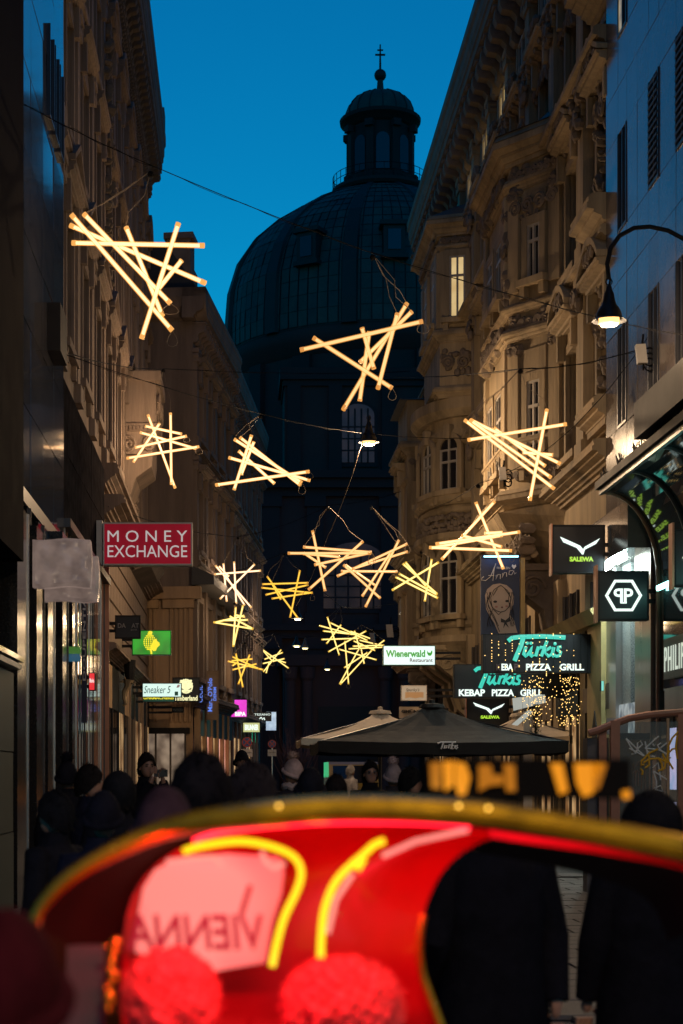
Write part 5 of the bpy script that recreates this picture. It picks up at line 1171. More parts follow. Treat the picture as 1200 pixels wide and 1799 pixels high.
text_px("Sparky's", t, ink, 713, 1209, 737, 1216, 47.97, shear=0.3); patch(t, [(712, 1216), (744, 1216), (744, 1226), (738, 1225), (730, 1227), (720, 1225), (712, 1227)], 47.97, em('orange_print', (0.35, 0.14, 0.03), 0.8), 'print_patch')
t = sign_px('beige board with heavy black capitals just over the parasol peak', 701, 1241, 742, 1262, 49.0, mat('beige_board', (0.42, 0.33, 0.25), 0.6), blackm, 0.1, arm='r', bevel=0.005); text_px('GMÜND', t, ink, 705, 1246, 741, 1252.5, 48.97, bold=0.05)
# teal-lit shop wall behind, small plate lamp
t = sign_px('small downlight on the yellow pier glowing teal', 1056, 1196, 1061, 1214, 32.4, em('teal_glow', (0.2, 0.75, 0.65), 0.9), blackm, 0.1, arm=None, bevel=0.004, name='wall_light', cat='wall lamp')

# ---------------------------------------------------------------- fairy lights around the script signs
fl_ = MB(); r_ = random.Random(77)
for k in range(430):
    z = r_.random()
    if z < 0.72:
        px = 940+r_.gauss(0, 1)*14 if r_.random() < 0.5 else 1005+r_.gauss(0, 1)*14
        py = 1188+88*(r_.random()**0.9); Y = 36+r_.uniform(-0.8, 0.8)
    else:
        px = 852+round(r_.random()*14)*12; py = 1112+r_.random()*80; Y = 33.9
    fl_.ball(P(px, py, Y), 0.0105, n=5, k=3)
for k in range(9):
    x = 850+k*23; 
tag(fl_.build('fairy_lights', em('fairy_bulb', (1.0, 0.62, 0.18), 2.4)), 'curtain of tiny warm fairy lights under the teal script signs', 'fairy lights', kind='stuff')
fs = MB()
for k in range(16):
    x = 852+k*12; fs.tube([P(x, 1112, 33.92), P(x+1, 1192, 33.92)], 0.003, 3)
for k in range(14):
    x = 918+k*9; fs.tube([P(x, 1182, 36), P(x+4*math.sin(k), 1276, 36)], 0.003, 3)
tag(fs.build('light_strings', wire_m), 'thin dark strings carrying the fairy lights', 'wire', kind='stuff')

# ---------------------------------------------------------------- parasols
def parasol(label, cx, Y, zr, zp, hw, hd, cm, val, letter=None):
    t = thing('parasol', label, 'parasol', (cx, Y, 0), group='large cafe parasols')
    mb = MB(); n = 10; top = Vector((cx, Y, zp))
    cor = [Vector((cx-hw, Y-hd, zr)), Vector((cx+hw, Y-hd, zr)), Vector((cx+hw, Y+hd, zr)), Vector((cx-hw, Y+hd, zr))]
    for a, b in zip(cor, cor[1:]+cor[:1]):
        rows_ = 7
        for j in range(rows_):
            for i in range(n):
                def pt(i_, j_):
                    v = j_/rows_; e = a.lerp(b, i_/n); p = top.lerp(e, max(0.09, v)); p.z -= 0.10*math.sin(v*math.pi) + 0.04*v*math.sin(i_/n*math.pi)*(1 if v > 0.3 else 0); p.z -= 0.008*math.sin(i_*2.6+j_); return p
                mb.quad(pt(i, j), pt(i+1, j), pt(i+1, j+1), pt(i, j+1))
    mb.build('canopy', cm, t, smooth=True)
    vl = MB()
    for a, b in zip(cor, cor[1:]+cor[:1]):
        for i in range(12):
            p, q = a.lerp(b, i/12), a.lerp(b, (i+1)/12)
            sg = lambda i_: -0.04*math.sin(i_/12*math.pi)
            e1, e2 = Vector((0, 0, -val-0.03*abs(math.sin(i*1.3)))), Vector((0, 0, -val-0.03*abs(math.sin((i+1)*1.3))))
            z1, z2 = Vector((0, 0, sg(i))), Vector((0, 0, sg(i+1)))
            vl.quad(p+z1, q+z2, q+z2+e2, p+z1+e1)
    vl.build('valance', cm, t, smooth=True)
    MB().lathe([(0.035, 0), (0.035, zp-0.1)], 10, (cx, Y, 0)).build('pole', steel_d, t)
    MB().lathe([(0.35, 0), (0.35, 0.12), (0.06, 0.2)], 14, (cx, Y, 0)).build('base', blackm, t)
    MB().lathe([(0.0, 0.12), (0.05, 0.1), (0.06, 0.04), (0.22, 0.02), (0.26, -0.05)], 12, (cx, Y, zp)).build('cap', cm, t)
    for c in cor: MB().tube([top+Vector((0, 0, -0.12)), c+Vector((0, 0, -0.02))], 0.014, 5).build('rib', steel_d, t)
    return t
pc = P(775, 1322, 31.5)
t = parasol('wide black parasol with pale script on its valance', pc.x, 33.0, 2.26, 2.98, 2.28, 1.9, canvas_b, 0.20)
stroke_px([[(769, 1306), (774, 1304), (801, 1304)], [(779, 1305), (775, 1316)], [(782, 1309), (780, 1315), (784, 1314), (785, 1309)], [(788, 1315), (789, 1309), (792, 1309)], [(795, 1305), (792, 1316)], [(797, 1309), (793, 1312), (796, 1316)], [(800, 1309), (799, 1315)], [(804, 1309), (802, 1311), (804, 1313), (801, 1316)]], 31.05, 0.016, t, mat('script_grey', (0.8, 0.78, 0.78), 0.5, var=0), 'script_lettering')
pc = P(668, 1310, 38)
parasol('cream parasol behind the wide black one', pc.x, 38.0, 2.42, 3.04, 1.82, 1.7, canvas_w, 0.14)
parasol('second cream parasol at the right beneath the fairy lights', 6.35, 38.6, 2.5, 3.0, 1.3, 1.3, canvas_w, 0.15)

# white slanted shop awning and shrub behind the lower script sign
t = thing('shop_awning', 'white angled shop awning frame below the lower script sign', 'awning', P(930, 1290, 37.8))
MB().prof_y([(P(x, 0, 37.8).x, P(0, y, 37.8).z) for x, y in ((895, 1228), (950, 1222), (952, 1236), (897, 1250))], 37.3, 37.4).build('awning_box', em('awning_glow', (0.45, 0.47, 0.42), 0.8), t)  # white awning given a glow instead of light falling on it
MB().prof_y([(P(x, 0, 37.7).x, P(0, y, 37.7).z) for x, y in ((893, 1274), (922, 1249), (930, 1252), (903, 1276))], 37.2, 37.26).build('awning_arm', MATS['awning_glow'], t)
MB().box(P(920, 0, 37.8).x, P(935, 0, 37.8).x, 37.8, 37.85, 0.0, P(0, 1250, 37.8).z).build('awning_post', white_p, t)
t = thing('potted_conifer', 'small dark conifer in a pot beside the white awning', 'plant', (P(941, 0, 37.2).x, 37.2, 0))
leafm = mat('conifer_leaf', (0.03, 0.06, 0.03), 0.8, var=0.4, scale=6); cf = MB(); r_ = random.Random(4); cx = P(941, 0, 37.2).x
for k in range(420):
    h_ = r_.random(); a = r_.random()*6.28; rr_ = 0.16*(1-h_*0.6)*r_.uniform(0.5, 1); z = 2.2+h_*0.95; p = Vector((cx+rr_*math.cos(a), 37.2+rr_*math.sin(a), z)); q = p+Vector((math.cos(a)*0.06, math.sin(a)*0.06, r_.uniform(0.0, 0.08))); s_ = Vector((-math.sin(a), math.cos(a), 0))*0.012
    cf.add([p-s_, p+s_, q], [(0, 1, 2)])
cf.build('foliage', leafm, t); MB().tube([(cx, 37.2, 0.4), (cx, 37.2, 2.9)], 0.025, 5).build('trunk', sash_d, t); MB().lathe([(0.0, 0), (0.2, 0), (0.26, 0.5), (0.22, 0.5), (0.2, 0.4), (0.0, 0.4)], 12, (cx, 37.2, 0)).build('pot', blackm, t)

# ---------------------------------------------------------------- glass entrance shelter with graffiti
Yk = 23.0
kt = thing('glass_shelter', 'glass stair shelter with copper handrail and sprayed graffiti at the right', 'shelter', P(1120, 1560, Yk))
cop = mat('painted_copper', (0.42, 0.19, 0.12), 0.4, var=0.15, scale=4, metal=0.2)
for Yo in (0.0, 1.6):
    MB().tube([P(1034, 1288, Yk+Yo), P(1048, 1284, Yk+Yo), P(1075, 1273, Yk+Yo), P(1105, 1262, Yk+Yo), P(1140, 1256, Yk+Yo), P(1200, 1251, Yk+Yo), P(1290, 1248, Yk+Yo)], 0.05, 8).build('handrail', cop, kt, smooth=True)
for px in (1080, 1198):
    x = P(px, 0, Yk).x; MB().box(x-0.06, x+0.06, Yk-0.05, Yk+0.05, 0, P(0, 1266 if px < 1150 else 1255, Yk).z).build('post', cop, kt)
for px in (1062,):
    x = P(px, 0, Yk).x; MB().box(x-0.05, x+0.05, Yk+0.1, Yk+0.2, 0, P(0, 1282, Yk).z).build('post', cop, kt)
for px in (1173, 1192): x = P(px, 0, Yk).x; MB().box(x-0.015, x+0.015, Yk-0.03, Yk+0.01, 0, P(0, 1262, Yk).z).build('glazing_post', mat('brass_%d' % px, (0.5, 0.33, 0.2), 0.4, metal=0.3), kt)
gsh = bpy.data.materials.new('clear_glass'); gsh.use_nodes = True; nt = gsh.node_tree; bs = nt.nodes['Principled BSDF']; bs.inputs['Base Color'].default_value = (0.8, 0.9, 0.9, 1); bs.inputs['Roughness'].default_value = 0.03
tr_ = nt.nodes.new('ShaderNodeBsdfTransparent'); tr_.inputs[0].default_value = (0.75, 0.8, 0.8, 1); mx_ = nt.nodes.new('ShaderNodeMixShader'); mx_.inputs[0].default_value = 0.12
nt.links.new(tr_.outputs[0], mx_.inputs[1]); nt.links.new(bs.outputs[0], mx_.inputs[2]); nt.links.new(mx_.outputs[0], nt.nodes['Material Output'].inputs[0])
for a, b in ((1086, 1172), (1174, 1197)):
    MB().box(P(a, 0, Yk).x, P(b, 0, Yk).x, Yk-0.012, Yk, 0.25, P(0, 1268, Yk).z).build('glass_pane', gsh, kt)
MB().box(P(1088, 0, Yk).x, P(1156, 0, Yk).x, Yk+0.5, Yk+0.55, 0.0, P(0, 1299, Yk+.5).z).build('plywood_panel', mat('plywood', (0.20, 0.11, 0.045), 0.7, var=0.25, scale=4), kt)
MB().box(P(1088, 0, Yk).x, P(1156, 0, Yk).x, Yk+0.45, Yk+0.6, P(0, 1299, Yk+.5).z+0.002, P(0, 1288, Yk+.5).z).build('panel_cap', blackm, kt)
MB().box(P(1092, 0, Yk).x, P(1130, 0, Yk).x, Yk+0.9, Yk+0.95, P(0, 1290, Yk+.9).z, P(0, 1262, Yk+.9).z).build('white_board', white_p, kt)
MB().box(P(1040, 0, Yk).x, P(1078, 0, Yk).x, Yk+0.3, Yk+0.6, 0.0, P(0, 1288, Yk).z-0.06).build('side_cabinet', mat('grey_cabinet', (0.12, 0.115, 0.12), 0.5, var=0.15), kt)
sil = mat('silver_spray', (0.85, 0.84, 0.82), 0.5, var=0.1); yls = mat('yellow_spray', (0.95, 0.5, 0.03), 0.5, var=0.1)
K = lambda pts: [(1040+x*0.1333, 1200+y*0.1333) for x, y in pts]
gY = Yk-0.02
stroke_px([K(l) for l in ([(450, 730), (690, 960)], [(450, 735), (510, 840), (580, 930), (520, 940)], [(490, 860), (570, 900), (680, 960)], [(600, 900), (600, 790), (640, 760), (665, 810), (610, 860), (580, 900)], [(700, 770), (730, 930)], [(880, 700), (700, 860), (770, 930)], [(800, 800), (820, 830)], [(910, 790), (865, 820), (890, 870), (1040, 990)], [(1015, 770), (900, 860)], [(720, 860), (880, 880), (1000, 940)], [(770, 965), (830, 968)], [(810, 1160), (1000, 1280)], [(800, 1120), (870, 1050), (890, 1160), (905, 1280)], [(810, 1170), (850, 1290)], [(850, 1290), (850, 1400)], [(820, 1390), (905, 1350), (940, 1430), (830, 1400)])], gY, 0.010, kt, sil, 'graffiti')
stroke_px([K(l) for l in ([(540, 1050), (555, 1130), (620, 1030), (620, 1130), (680, 1060)], [(530, 1190), (600, 1150), (640, 1200)], [(570, 1150), (570, 1360)], [(610, 1160), (610, 1360)], [(655, 1160), (655, 1400)], [(700, 1140), (705, 1400)], [(770, 1130), (770, 1390)])], gY, 0.007, kt, mat('faded_spray', (0.30, 0.22, 0.18), 0.6, var=0.1), 'graffiti')
stroke_px([K(l) for l in ([(1140, 640), (1060, 720), (1010, 830), (990, 1000), (1070, 1135)], [(1125, 690), (1105, 840), (1125, 1000)], [(1010, 920), (1060, 870), (1115, 860)], [(870, 870), (760, 920), (650, 1030), (650, 1080), (690, 1075)], [(680, 1050), (760, 1000), (880, 990), (1000, 1050)], [(750, 950), (755, 1080), (700, 1120)], [(880, 1000), (920, 1060), (930, 1150)], [(930, 930), (970, 1020), (960, 1120), (870, 1160)], [(640, 1130), (670, 1160), (660, 1210)])], gY-0.012, 0.014, kt, yls, 'graffiti')

# ---------------------------------------------------------------- no-stopping signs on posts
def traffic_sign(label, px, py, Y, r, plate_h):
    c = P(px, py, Y); t = thing('traffic_sign', label, 'traffic sign', (c.x, Y, 0), group='blue and red no stopping signs')
    MB().tube([(c.x, Y+0.03, 0), (c.x, Y+0.03, c.z+r)], 0.03, 6).build('post', steel, t)
    disc = lambda r0, y: [(c.x+r0*math.cos(2*math.pi*k/20), c.z+r0*math.sin(2*math.pi*k/20)) for k in range(20)]
    rd = MATS.get('sign_red') or mat('sign_red', (0.42, 0.03, 0.03), 0.4, var=0); bl = MATS.get('sign_blue') or mat('sign_blue', (0.02, 0.05, 0.25), 0.4, var=0)
    MB().prof_y(disc(r, 0), Y-0.01, Y+0.01).build('rim', rd, t); MB().prof_y(disc(r*0.8, 0), Y-0.016, Y-0.011).build('disc', bl, t)
    for s_ in (1, -1): MB().prof_y([(c.x+r*0.75*math.cos(R(45*s_)+d_)*e, c.z+r*0.75*math.sin(R(45*s_)+d_)*e) for d_, e in ((0.16, 1), (-0.16, 1), (0.16, -1), (-0.16, -1))], Y-0.022-0.004*(s_ > 0), Y-0.017).build('bar', rd, t)
    MB().box(c.x-r*1.05, c.x+r*1.05, Y-0.012, Y+0.008, c.z-r-0.08-plate_h, c.z-r-0.06).build('plate', white_p, t)
    text_on('ausgen. Zufahrt', t, ink, (c.x-r*0.85, Y-0.013, c.z-r-0.06-plate_h*0.6), XV, ZV, r*1.7, plate_h*0.22)
traffic_sign('no stopping sign with white plate left of the pale hat', 434, 1304, 62.0, 0.19, 0.26)
traffic_sign('smaller no stopping sign on a white post nearer the street middle', 478, 1307, 70.0, 0.17, 0.25)
# parked yellow van at the far end
t = thing('parked_van', 'yellow van with orange lamp parked at the end of the street', 'van', (P(622, 0, 62).x, 62.0, 0))
vx = P(622, 0, 62).x; vy = mat('van_yellow', (0.30, 0.20, 0.02), 0.35, var=0.1, coat=0.4)
MB().prof_x([(62.0, 0.4), (62.0, 1.15), (62.15, 1.3), (62.35, 2.0), (62.6, 2.1), (66, 2.1), (66.2, 0.4)], vx-0.9, vx+0.9).build('body', vy, t)
MB().prof_x([(62.12, 1.33), (62.32, 1.95), (62.30, 1.96), (62.10, 1.34)], vx-0.75, vx+0.75).build('windscreen', glass_d, t)
for s_ in (-1, 1):
    MB().box(vx+s_*0.75-0.12, vx+s_*0.75+0.12, 61.96, 62.02, 0.75, 0.95).build('tail_lamp', em('tail_lamp%d' % s_, (1.0, 0.25, 0.02), 3.0), t)
    for yy in (62.8, 65.3): MB().tube([(vx+s_*0.75, yy, 0.33), (vx+s_*0.93, yy, 0.33)], 0.33, 14).build('wheel', blackm, t)
# waste/planter shrub mass beyond: bare twiggy shrubs in front of the church
for k, (px, Y, h_) in enumerate(((505, 96, 4.3), (530, 97, 3.6))):
    b_ = P(px, 1400, Y); t = thing('bare_tree', ('taller' if k == 0 else 'shorter')+' bare twiggy tree in front of the church porch', 'tree', (b_.x, Y, 0)); r_ = random.Random(k); tw = MB()
    tk = MB().tube([(b_.x, Y, 0), (b_.x+0.1, Y, 1.2), (b_.x, Y, 2.0)], [0.12, 0.09, 0.06], 6).build('trunk', sash_d, t)
    for q in range(60):
        a = r_.random()*6.28; z0 = r_.uniform(0.8, 2.2); l = r_.uniform(0.8, 2.2); p0 = Vector((b_.x, Y, z0)); p1 = p0+Vector((math.cos(a)*l*0.4, math.sin(a)*l*0.4, l*0.7)); p2 = p1+Vector((math.cos(a+0.5)*0.3, 0, l*0.4)); tw.tube([p0, p1, p2], [0.03, 0.02, 0.008], 4)
    tw.build('crown', mat('twig%d' % k, (0.09, 0.035, 0.03), 0.8), t)
# ---------------------------------------------------------------- people
skin_m = mat('skin', (0.36, 0.20, 0.14), 0.5, var=0.08, scale=8); eye_m = mat('eye_dark', (0.02, 0.015, 0.012), 0.3, var=0); lip_m = mat('lip', (0.25, 0.09, 0.07), 0.5, var=0)
def skin_mesh(vs, es, rs):
    me = bpy.data.meshes.new('s'); me.from_pydata(vs, es, []); o = bpy.data.objects.new('s', me); col.objects.link(o)
    o.modifiers.new('k', 'SKIN'); sv = me.skin_vertices[0].data
    for i, r_ in enumerate(rs): sv[i].radius = r_ if isinstance(r_, tuple) else (r_, r_)
    for i in range(len(rs)): sv[i].use_root = (i == 0)
    m2 = o.modifiers.new('b', 'SUBSURF'); m2.levels = 1; m2.render_levels = 1
    dg = bpy.context.evaluated_depsgraph_get(); dg.update(); ev = o.evaluated_get(dg); out = bpy.data.meshes.new_from_object(ev)
    V_ = [tuple(v.co) for v in out.vertices]; F_ = [tuple(p.vertices) for p in out.polygons]
    bpy.data.objects.remove(o); bpy.data.meshes.remove(me); bpy.data.meshes.remove(out); return V_, F_
HEADR = [(0.0, .026, .03, -.038), (.012, .040, .05, -.03), (.04, .056, .074, -.016), (.07, .063, .084, -.006), (.09, .067, .089, -.003), (.11, .069, .091, 0), (.13, .072, .095, .002), (.16, .075, .098, .004), (.19, .071, .094, .006), (.215, .055, .074, .008), (.232, .032, .042, .008), (.238, .01, .012, .008)]
def head(mb, z0):
    n = 24; vs = []
    for z, rx, ry, yc in HEADR:
        for k in range(n):
            a = 2*math.pi*k/n; x, y = rx*math.cos(a), yc+ry*math.sin(a)
            f = max(0, -math.sin(a))
            if .055 < z < .125: y -= 0.024*max(0, 1-abs(x)/0.017)*f*(1 if z < .1 else 0.55)
            if .10 < z < .14: y += 0.011*max(0, 1-abs(abs(x)-0.032)/0.02)*f
            if .02 < z < .05: y -= 0.006*f
            vs.append((x, y, z0+z))
    fs = [(i*n+k, i*n+(k+1) % n, (i+1)*n+(k+1) % n, (i+1)*n+k) for i in range(len(HEADR)-1) for k in range(n)]
    mb.mi = 0; mb.add(vs, fs)
    for s_ in (-1, 1):
        mb.ball((s_*.076, .012, z0+.105), .012, .022, .034, 8, 6)
        mb.mi = 1; mb.ball((s_*.030, -.076, z0+.118), .014, .012, .008, 8, 5); mb.box(s_*.031-.017, s_*.031+.017, -.094, -.080, z0+.136, z0+.143); mb.mi = 0
    mb.mi = 2; mb.ball((0, -.083, z0+.043), .022, .010, .006, 8, 4); mb.mi = 0
def fingers(mb, c, d, side):
    d = Vector(d).normalized(); c = Vector(c); r_ = Vector((side, 0, 0)) - d*d.x*side; r_.normalize(); n_ = d.cross(r_)
    for k, l in enumerate((0.062, 0.072, 0.068, 0.054)):
        o0 = c + r_*(0.027-0.018*k); mb.tube([o0, o0+d*l*0.55+n_*0.006, o0+d*l*0.85+n_*0.022, o0+d*l*0.92+n_*0.036], [.0088, .0085, .008, .0065], 6)
    o0 = c - d*0.045 + r_*0.03; mb.tube([o0, o0+r_*0.02+d*0.025+n_*0.01, o0+r_*0.018+d*0.055+n_*0.02], [.011, .0095, .0075], 6)
BODY = {}
def body_mesh(pose):
    if pose in BODY: return BODY[pose]
    S = [(0,0,.95), (0,0,1.12), (0,-.005,1.30), (0,0,1.42), (0,.012,1.50), (0,.004,1.57)]
    rs = [(.15,.11), (.14,.10), (.165,.115), (.12,.085), .052, .05]; es = [(0,1),(1,2),(2,3),(3,4),(4,5)]
    hands = []
    for s_ in (-1, 1):
        if pose == 'phone': arm = [(s_*.17,0,1.42), (s_*.23,-.12,1.17), (s_*.07,-.30,1.50), (s_*.055,-.32,1.57)]
        elif pose == 'stride': arm = [(s_*.17,0,1.42), (s_*.235,.03+.05*s_,1.14), (s_*.24,-.05-.1*s_,.90), (s_*.24,-.08-.1*s_,.83)]
        else: arm = [(s_*.17,0,1.42), (s_*.235,.02,1.14), (s_*.24,-.06,.90), (s_*.24,-.09,.83)]
        i0 = len(S); S += arm; rs += [.06, .043, .030, (.036, .018)]; es += [(3, i0), (i0, i0+1), (i0+1, i0+2), (i0+2, i0+3)]
        hands.append((arm[3], Vector(arm[3])-Vector(arm[2]), -s_))
        sw = 0.12*s_ if pose == 'stride' else 0.0
        leg = [(s_*.09,0,.88), (s_*.10,-.01-sw*.6,.50), (s_*.10,.02-sw*1.4,.09), (s_*.11,-.13-sw*1.4,.045)]
        i0 = len(S); S += leg; rs += [.088, .06, .042, .036]; es += [(0, i0), (i0, i0+1), (i0+1, i0+2), (i0+2, i0+3)]
    V_, F_ = skin_mesh(S, es, rs); mb = MB(); mb.add(V_, F_); head(mb, 1.552)
    for c, d, sd in hands: fingers(mb, Vector(c)+d.normalized()*0.03, d, sd)
    me = wmesh('person', mb, [skin_m, eye_m, lip_m], True); arms = S; BODY[pose] = (me, S); return BODY[pose]
def cloth(c): 
    k = 'cloth_%d_%d_%d' % tuple(int(x*1000) for x in c)
    return MATS.get(k) or mat(k, c, 0.9, var=0.3, scale=9, bump=0.35, bscale=22, spec=0.04)
def person(label, px, top, Y, rz, coat, hair=None, hat=None, pose='stand', glasses=False, hood=None, pom=None, scarf=None, sx=1.0):
    zt = EYE + (VY-top)/FOC*Y; s = zt/1.80; me, S = body_mesh(pose)
    o = bpy.data.objects.new('person', me); col.objects.link(o); o.location = ((px-VX)/FOC*Y, Y, 0); o.rotation_euler = (0, 0, R(rz)); o.scale = (s*sx, s*sx, s)
    tag(o, label, 'person', 'people in the crowd')
    # coat: torso loft, skirt and sleeves
    cm = MB(); n = 20; r_ = random.Random(int(px*7+Y)); rows_ = [(.62, .235, .19), (.80, .225, .18), (.98, .205, .165), (1.12, .20, .158), (1.28, .215, .165), (1.38, .215, .15), (1.44, .185, .125), (1.485, .11, .095), (1.53, .085, .085), (1.56, .09, .09)]
    vs = [((rx+.008*math.sin(k*3+z*20))*math.cos(2*math.pi*k/n), (ry+.008*math.sin(k*5+z*14))*math.sin(2*math.pi*k/n), z) for z, rx, ry in rows_ for k in range(n)]
    cm.add(vs, [(i*n+k, i*n+(k+1) % n, (i+1)*n+(k+1) % n, (i+1)*n+k) for i in range(len(rows_)-1) for k in range(n)])
    for i0 in (6, 14):
        A = [Vector(v) for v in S[i0:i0+3]]; A[0].x *= 0.95
        cm.tube([A[0].lerp(Vector((0, 0, 1.40)), 0.35), A[0], A[0].lerp(A[1], 0.5), A[1], A[1].lerp(A[2], 0.5), A[2]], [.07, .088, .076, .068, .058, .05], 12)
    cm.build('coat', cloth(coat), o, smooth=True, local=True)
    tm = MB()
    for i0 in (10, 18):
        A = [Vector(v) for v in S[i0:i0+4]]; tm.tube([A[0], A[0].lerp(A[1], .5), A[1], A[2]], [.105, .09, .075, .062], 10); 
    tm.build('trousers', cloth((0.012, 0.012, 0.018)), o, smooth=True, local=True)
    sm_ = MB()
    for i0 in (10, 18): A = [Vector(v) for v in S[i0:i0+4]]; sm_.tube([A[2]+Vector((0, .06, -.045)), A[2]+Vector((0, 0, -.04)), A[3], A[3]+Vector((0, -.05, -.005))], [.045, .05, .045, .03], 8)
    sm_.build('shoes', blackm, o, smooth=True, local=True)
    z0 = 1.552
    def cap(low_front, low_back, grow, m, name, rough=0.0, seed=1):
        c = MB(); n = 24; vs = []; rr_ = random.Random(seed); lv = 8
        for j in range(lv+1):
            for k in range(n):
                a = 2*math.pi*k/n; f = (1-math.sin(a))/2                        # 1 in front
                lo = low_back + (low_front-low_back)*(f**1.5); t = j/lv; zc = .10
                ph = math.asin(max(-1, min(1, (lo-zc)/.14))); ang = ph + (math.pi/2-ph)*t
                q = 1 + rough*rr_.uniform(-0.3, 1.4)
                vs.append(((.076+grow)*math.cos(ang)*math.cos(a)*q, .006+(.099+grow)*math.cos(ang)*math.sin(a)*q, z0+zc+(.14+grow)*math.sin(ang)*(q if j < lv else 1)))
        c.add(vs, [(i*n+k, i*n+(k+1) % n, (i+1)*n+(k+1) % n, (i+1)*n+k) for i in range(lv) for k in range(n)])
        return c.build(name, m, o, smooth=True, local=True)
    def tuft(h_, m, seed):
        rr_ = random.Random(seed); c = MB()
        for k in range(420):
            a = rr_.uniform(-0.7, 3.85); b = rr_.uniform(-0.5 if 0.1 < a < 3.04 else 0.55, 1.5)
            d = Vector((math.cos(b)*math.cos(a)*.098, .006+math.cos(b)*math.sin(a)*.12, math.sin(b)*.162)); p = Vector((0, 0, z0+.10))+d
            e = Vector((-math.sin(a), math.cos(a), 0))*.004; q = p + d*rr_.uniform(.03, .3)*(1 if k % 9 else 1.6) + Vector((rr_.uniform(-.045, .045), rr_.uniform(-.02, .04), -rr_.uniform(0, .06)))
            c.add([p-e, p+e, q], [(0, 1, 2)])
        tag(c.build('hair_strands', m, h_, local=True), kind='stuff')
    if hair: tuft(cap(.165, .02, .022, cloth(hair), 'hair', 0.06, int(px)), cloth(hair), int(px))
    if hat: 
        h_ = cap(.150, .06, .020, cloth(hat), 'knit_hat', 0.012, int(px)); bm_ = MB()
        bm_.tube([(.098*math.cos(2*math.pi*k/20), .006+.121*math.sin(2*math.pi*k/20), z0+.105-.045*math.sin(2*math.pi*k/20)) for k in range(21)], .020, 8); bm_.build('hat_brim', cloth(hat), h_, smooth=True, local=True)
    if pom:
        pm_ = MB(); rr_ = random.Random(3); cz = z0+.285
        pm_.ball((0, .0, cz), .045, n=10, k=7)
        for k in range(260):
            a, b = rr_.random()*6.283, math.asin(rr_.uniform(-1, 1)); d = Vector((math.cos(b)*math.cos(a), math.cos(b)*math.sin(a), math.sin(b))); e = d.orthogonal().normalized()*.006; p = Vector((0, 0, cz))+d*.035
            pm_.add([p-e, p+e, p+d*rr_.uniform(.025, .04)], [(0, 1, 2)])
        pm_.build('pompom', cloth(pom), o, local=True)
    if hood:
        hm = MB(); hm.ball((0, .02, z0+.11), .125, .14, .165, 18, 12); tuft(hm.build('hood', cloth(hood), o, smooth=True, local=True), cloth((0.03, 0.024, 0.02)), int(px)+1)
    if scarf: MB().tube([(.085*math.cos(2*math.pi*k/16), .09*math.sin(2*math.pi*k/16), 1.52+.012*math.sin(k*2)) for k in range(17)], .04, 8).build('scarf', cloth(scarf), o, smooth=True, local=True)
    if glasses:
        gm = MB()
        for s_ in (-1, 1):
            gm.tube([(s_*.032+.023*math.cos(2*math.pi*k/14), -.100, z0+.116+.017*math.sin(2*math.pi*k/14)) for k in range(15)], .0022, 4); gm.tube([(s_*.055, -.098, z0+.12), (s_*.078, .0, z0+.122)], .002, 4)
        gm.tube([(-.009, -.102, z0+.118), (.009, -.102, z0+.118)], .0022, 4); gm.build('glasses', steel, o, local=True)
    return o
BK = (0.010, 0.010, 0.014); NV = (0.012, 0.013, 0.026)
ph = person('dark haired man in black lifting a phone to take a picture', 258, 1325, 19.0, 24, BK, hair=(0.012, 0.009, 0.008), pose='phone')
t = thing('phone', 'black phone held up by the dark haired man', 'phone', ph.location + Vector((0.17, -0.31, 1.66)))
c = t.location; MB().box(c.x-.075, c.x+.075, c.y-.006, c.y+.006, c.z-.04, c.z+.04).build('phone_body', blackp, t); MB().ball((c.x+.05, c.y-.008, c.z+.02), .008, .004, .008, 8, 5).build('lens', glass_d, t)
person('person in a dark bobble hat at the far left shop front', 118, 1338, 15, 180, BK, hat=BK, pom=BK)
person('dark haired person in a black coat beside the bobble hat', 158, 1346, 13, 105, NV, hair=(0.012, 0.01, 0.01))
person('person in a black hood right of the dark haired one', 208, 1360, 11, 190, BK, hood=(0.012, 0.012, 0.014))
person('blurred person with bushy dark hair close behind the golden rim', 352, 1330, 5.6, 180, NV, hair=(0.010, 0.009, 0.012), sx=1.12)
person('blurred person in a mauve cap at the left end of the rim', 290, 1388, 4.6, 180, (0.04, 0.025, 0.035), hat=(0.04, 0.022, 0.032))
person('blurred person with short dark hair right of the bushy one', 445, 1347, 7.0, 120, BK, hair=(0.02, 0.016, 0.018))
person('person in a dark beanie facing the camera under the no stopping sign', 425, 1319, 24, 10, BK, hat=(0.008, 0.008, 0.012))
person('woman in a pale pink knitted hat with a fluffy bobble', 515, 1334, 17.5, 215, (0.02, 0.02, 0.026), hat=(0.42, 0.30, 0.27), pom=(0.40, 0.27, 0.22), scarf=(0.35, 0.28, 0.26))
person('person in a dark knitted hat in front of the pale pink hat', 545, 1351, 11, 180, BK, hat=(0.010, 0.010, 0.014))
person('man with thin glasses and black hair facing the camera', 651, 1338, 19.5, 8, BK, hair=(0.008, 0.007, 0.007), glasses=True)
person('person in a grey hat with a pale fluffy bobble seen from behind', 691, 1343, 18.5, 185, (0.03, 0.026, 0.03), hat=(0.26, 0.21, 0.21), pom=(0.45, 0.34, 0.33))
person('white haired man in a light shirt far down the street', 616, 1345, 44, 120, (0.35, 0.33, 0.33), hair=(0.3, 0.28, 0.27))
person('person in a dark coat just right of the grey bobble hat', 722, 1350, 16, 100, BK, hair=(0.01, 0.01, 0.01))
person('person with dark hair low between the pink hat and the glasses', 590, 1364, 13, 180, NV, hair=(0.012, 0.01, 0.01))
person('person in black low at the left crowd edge', 96, 1392, 9, 240, BK, hair=(0.01, 0.01, 0.012))
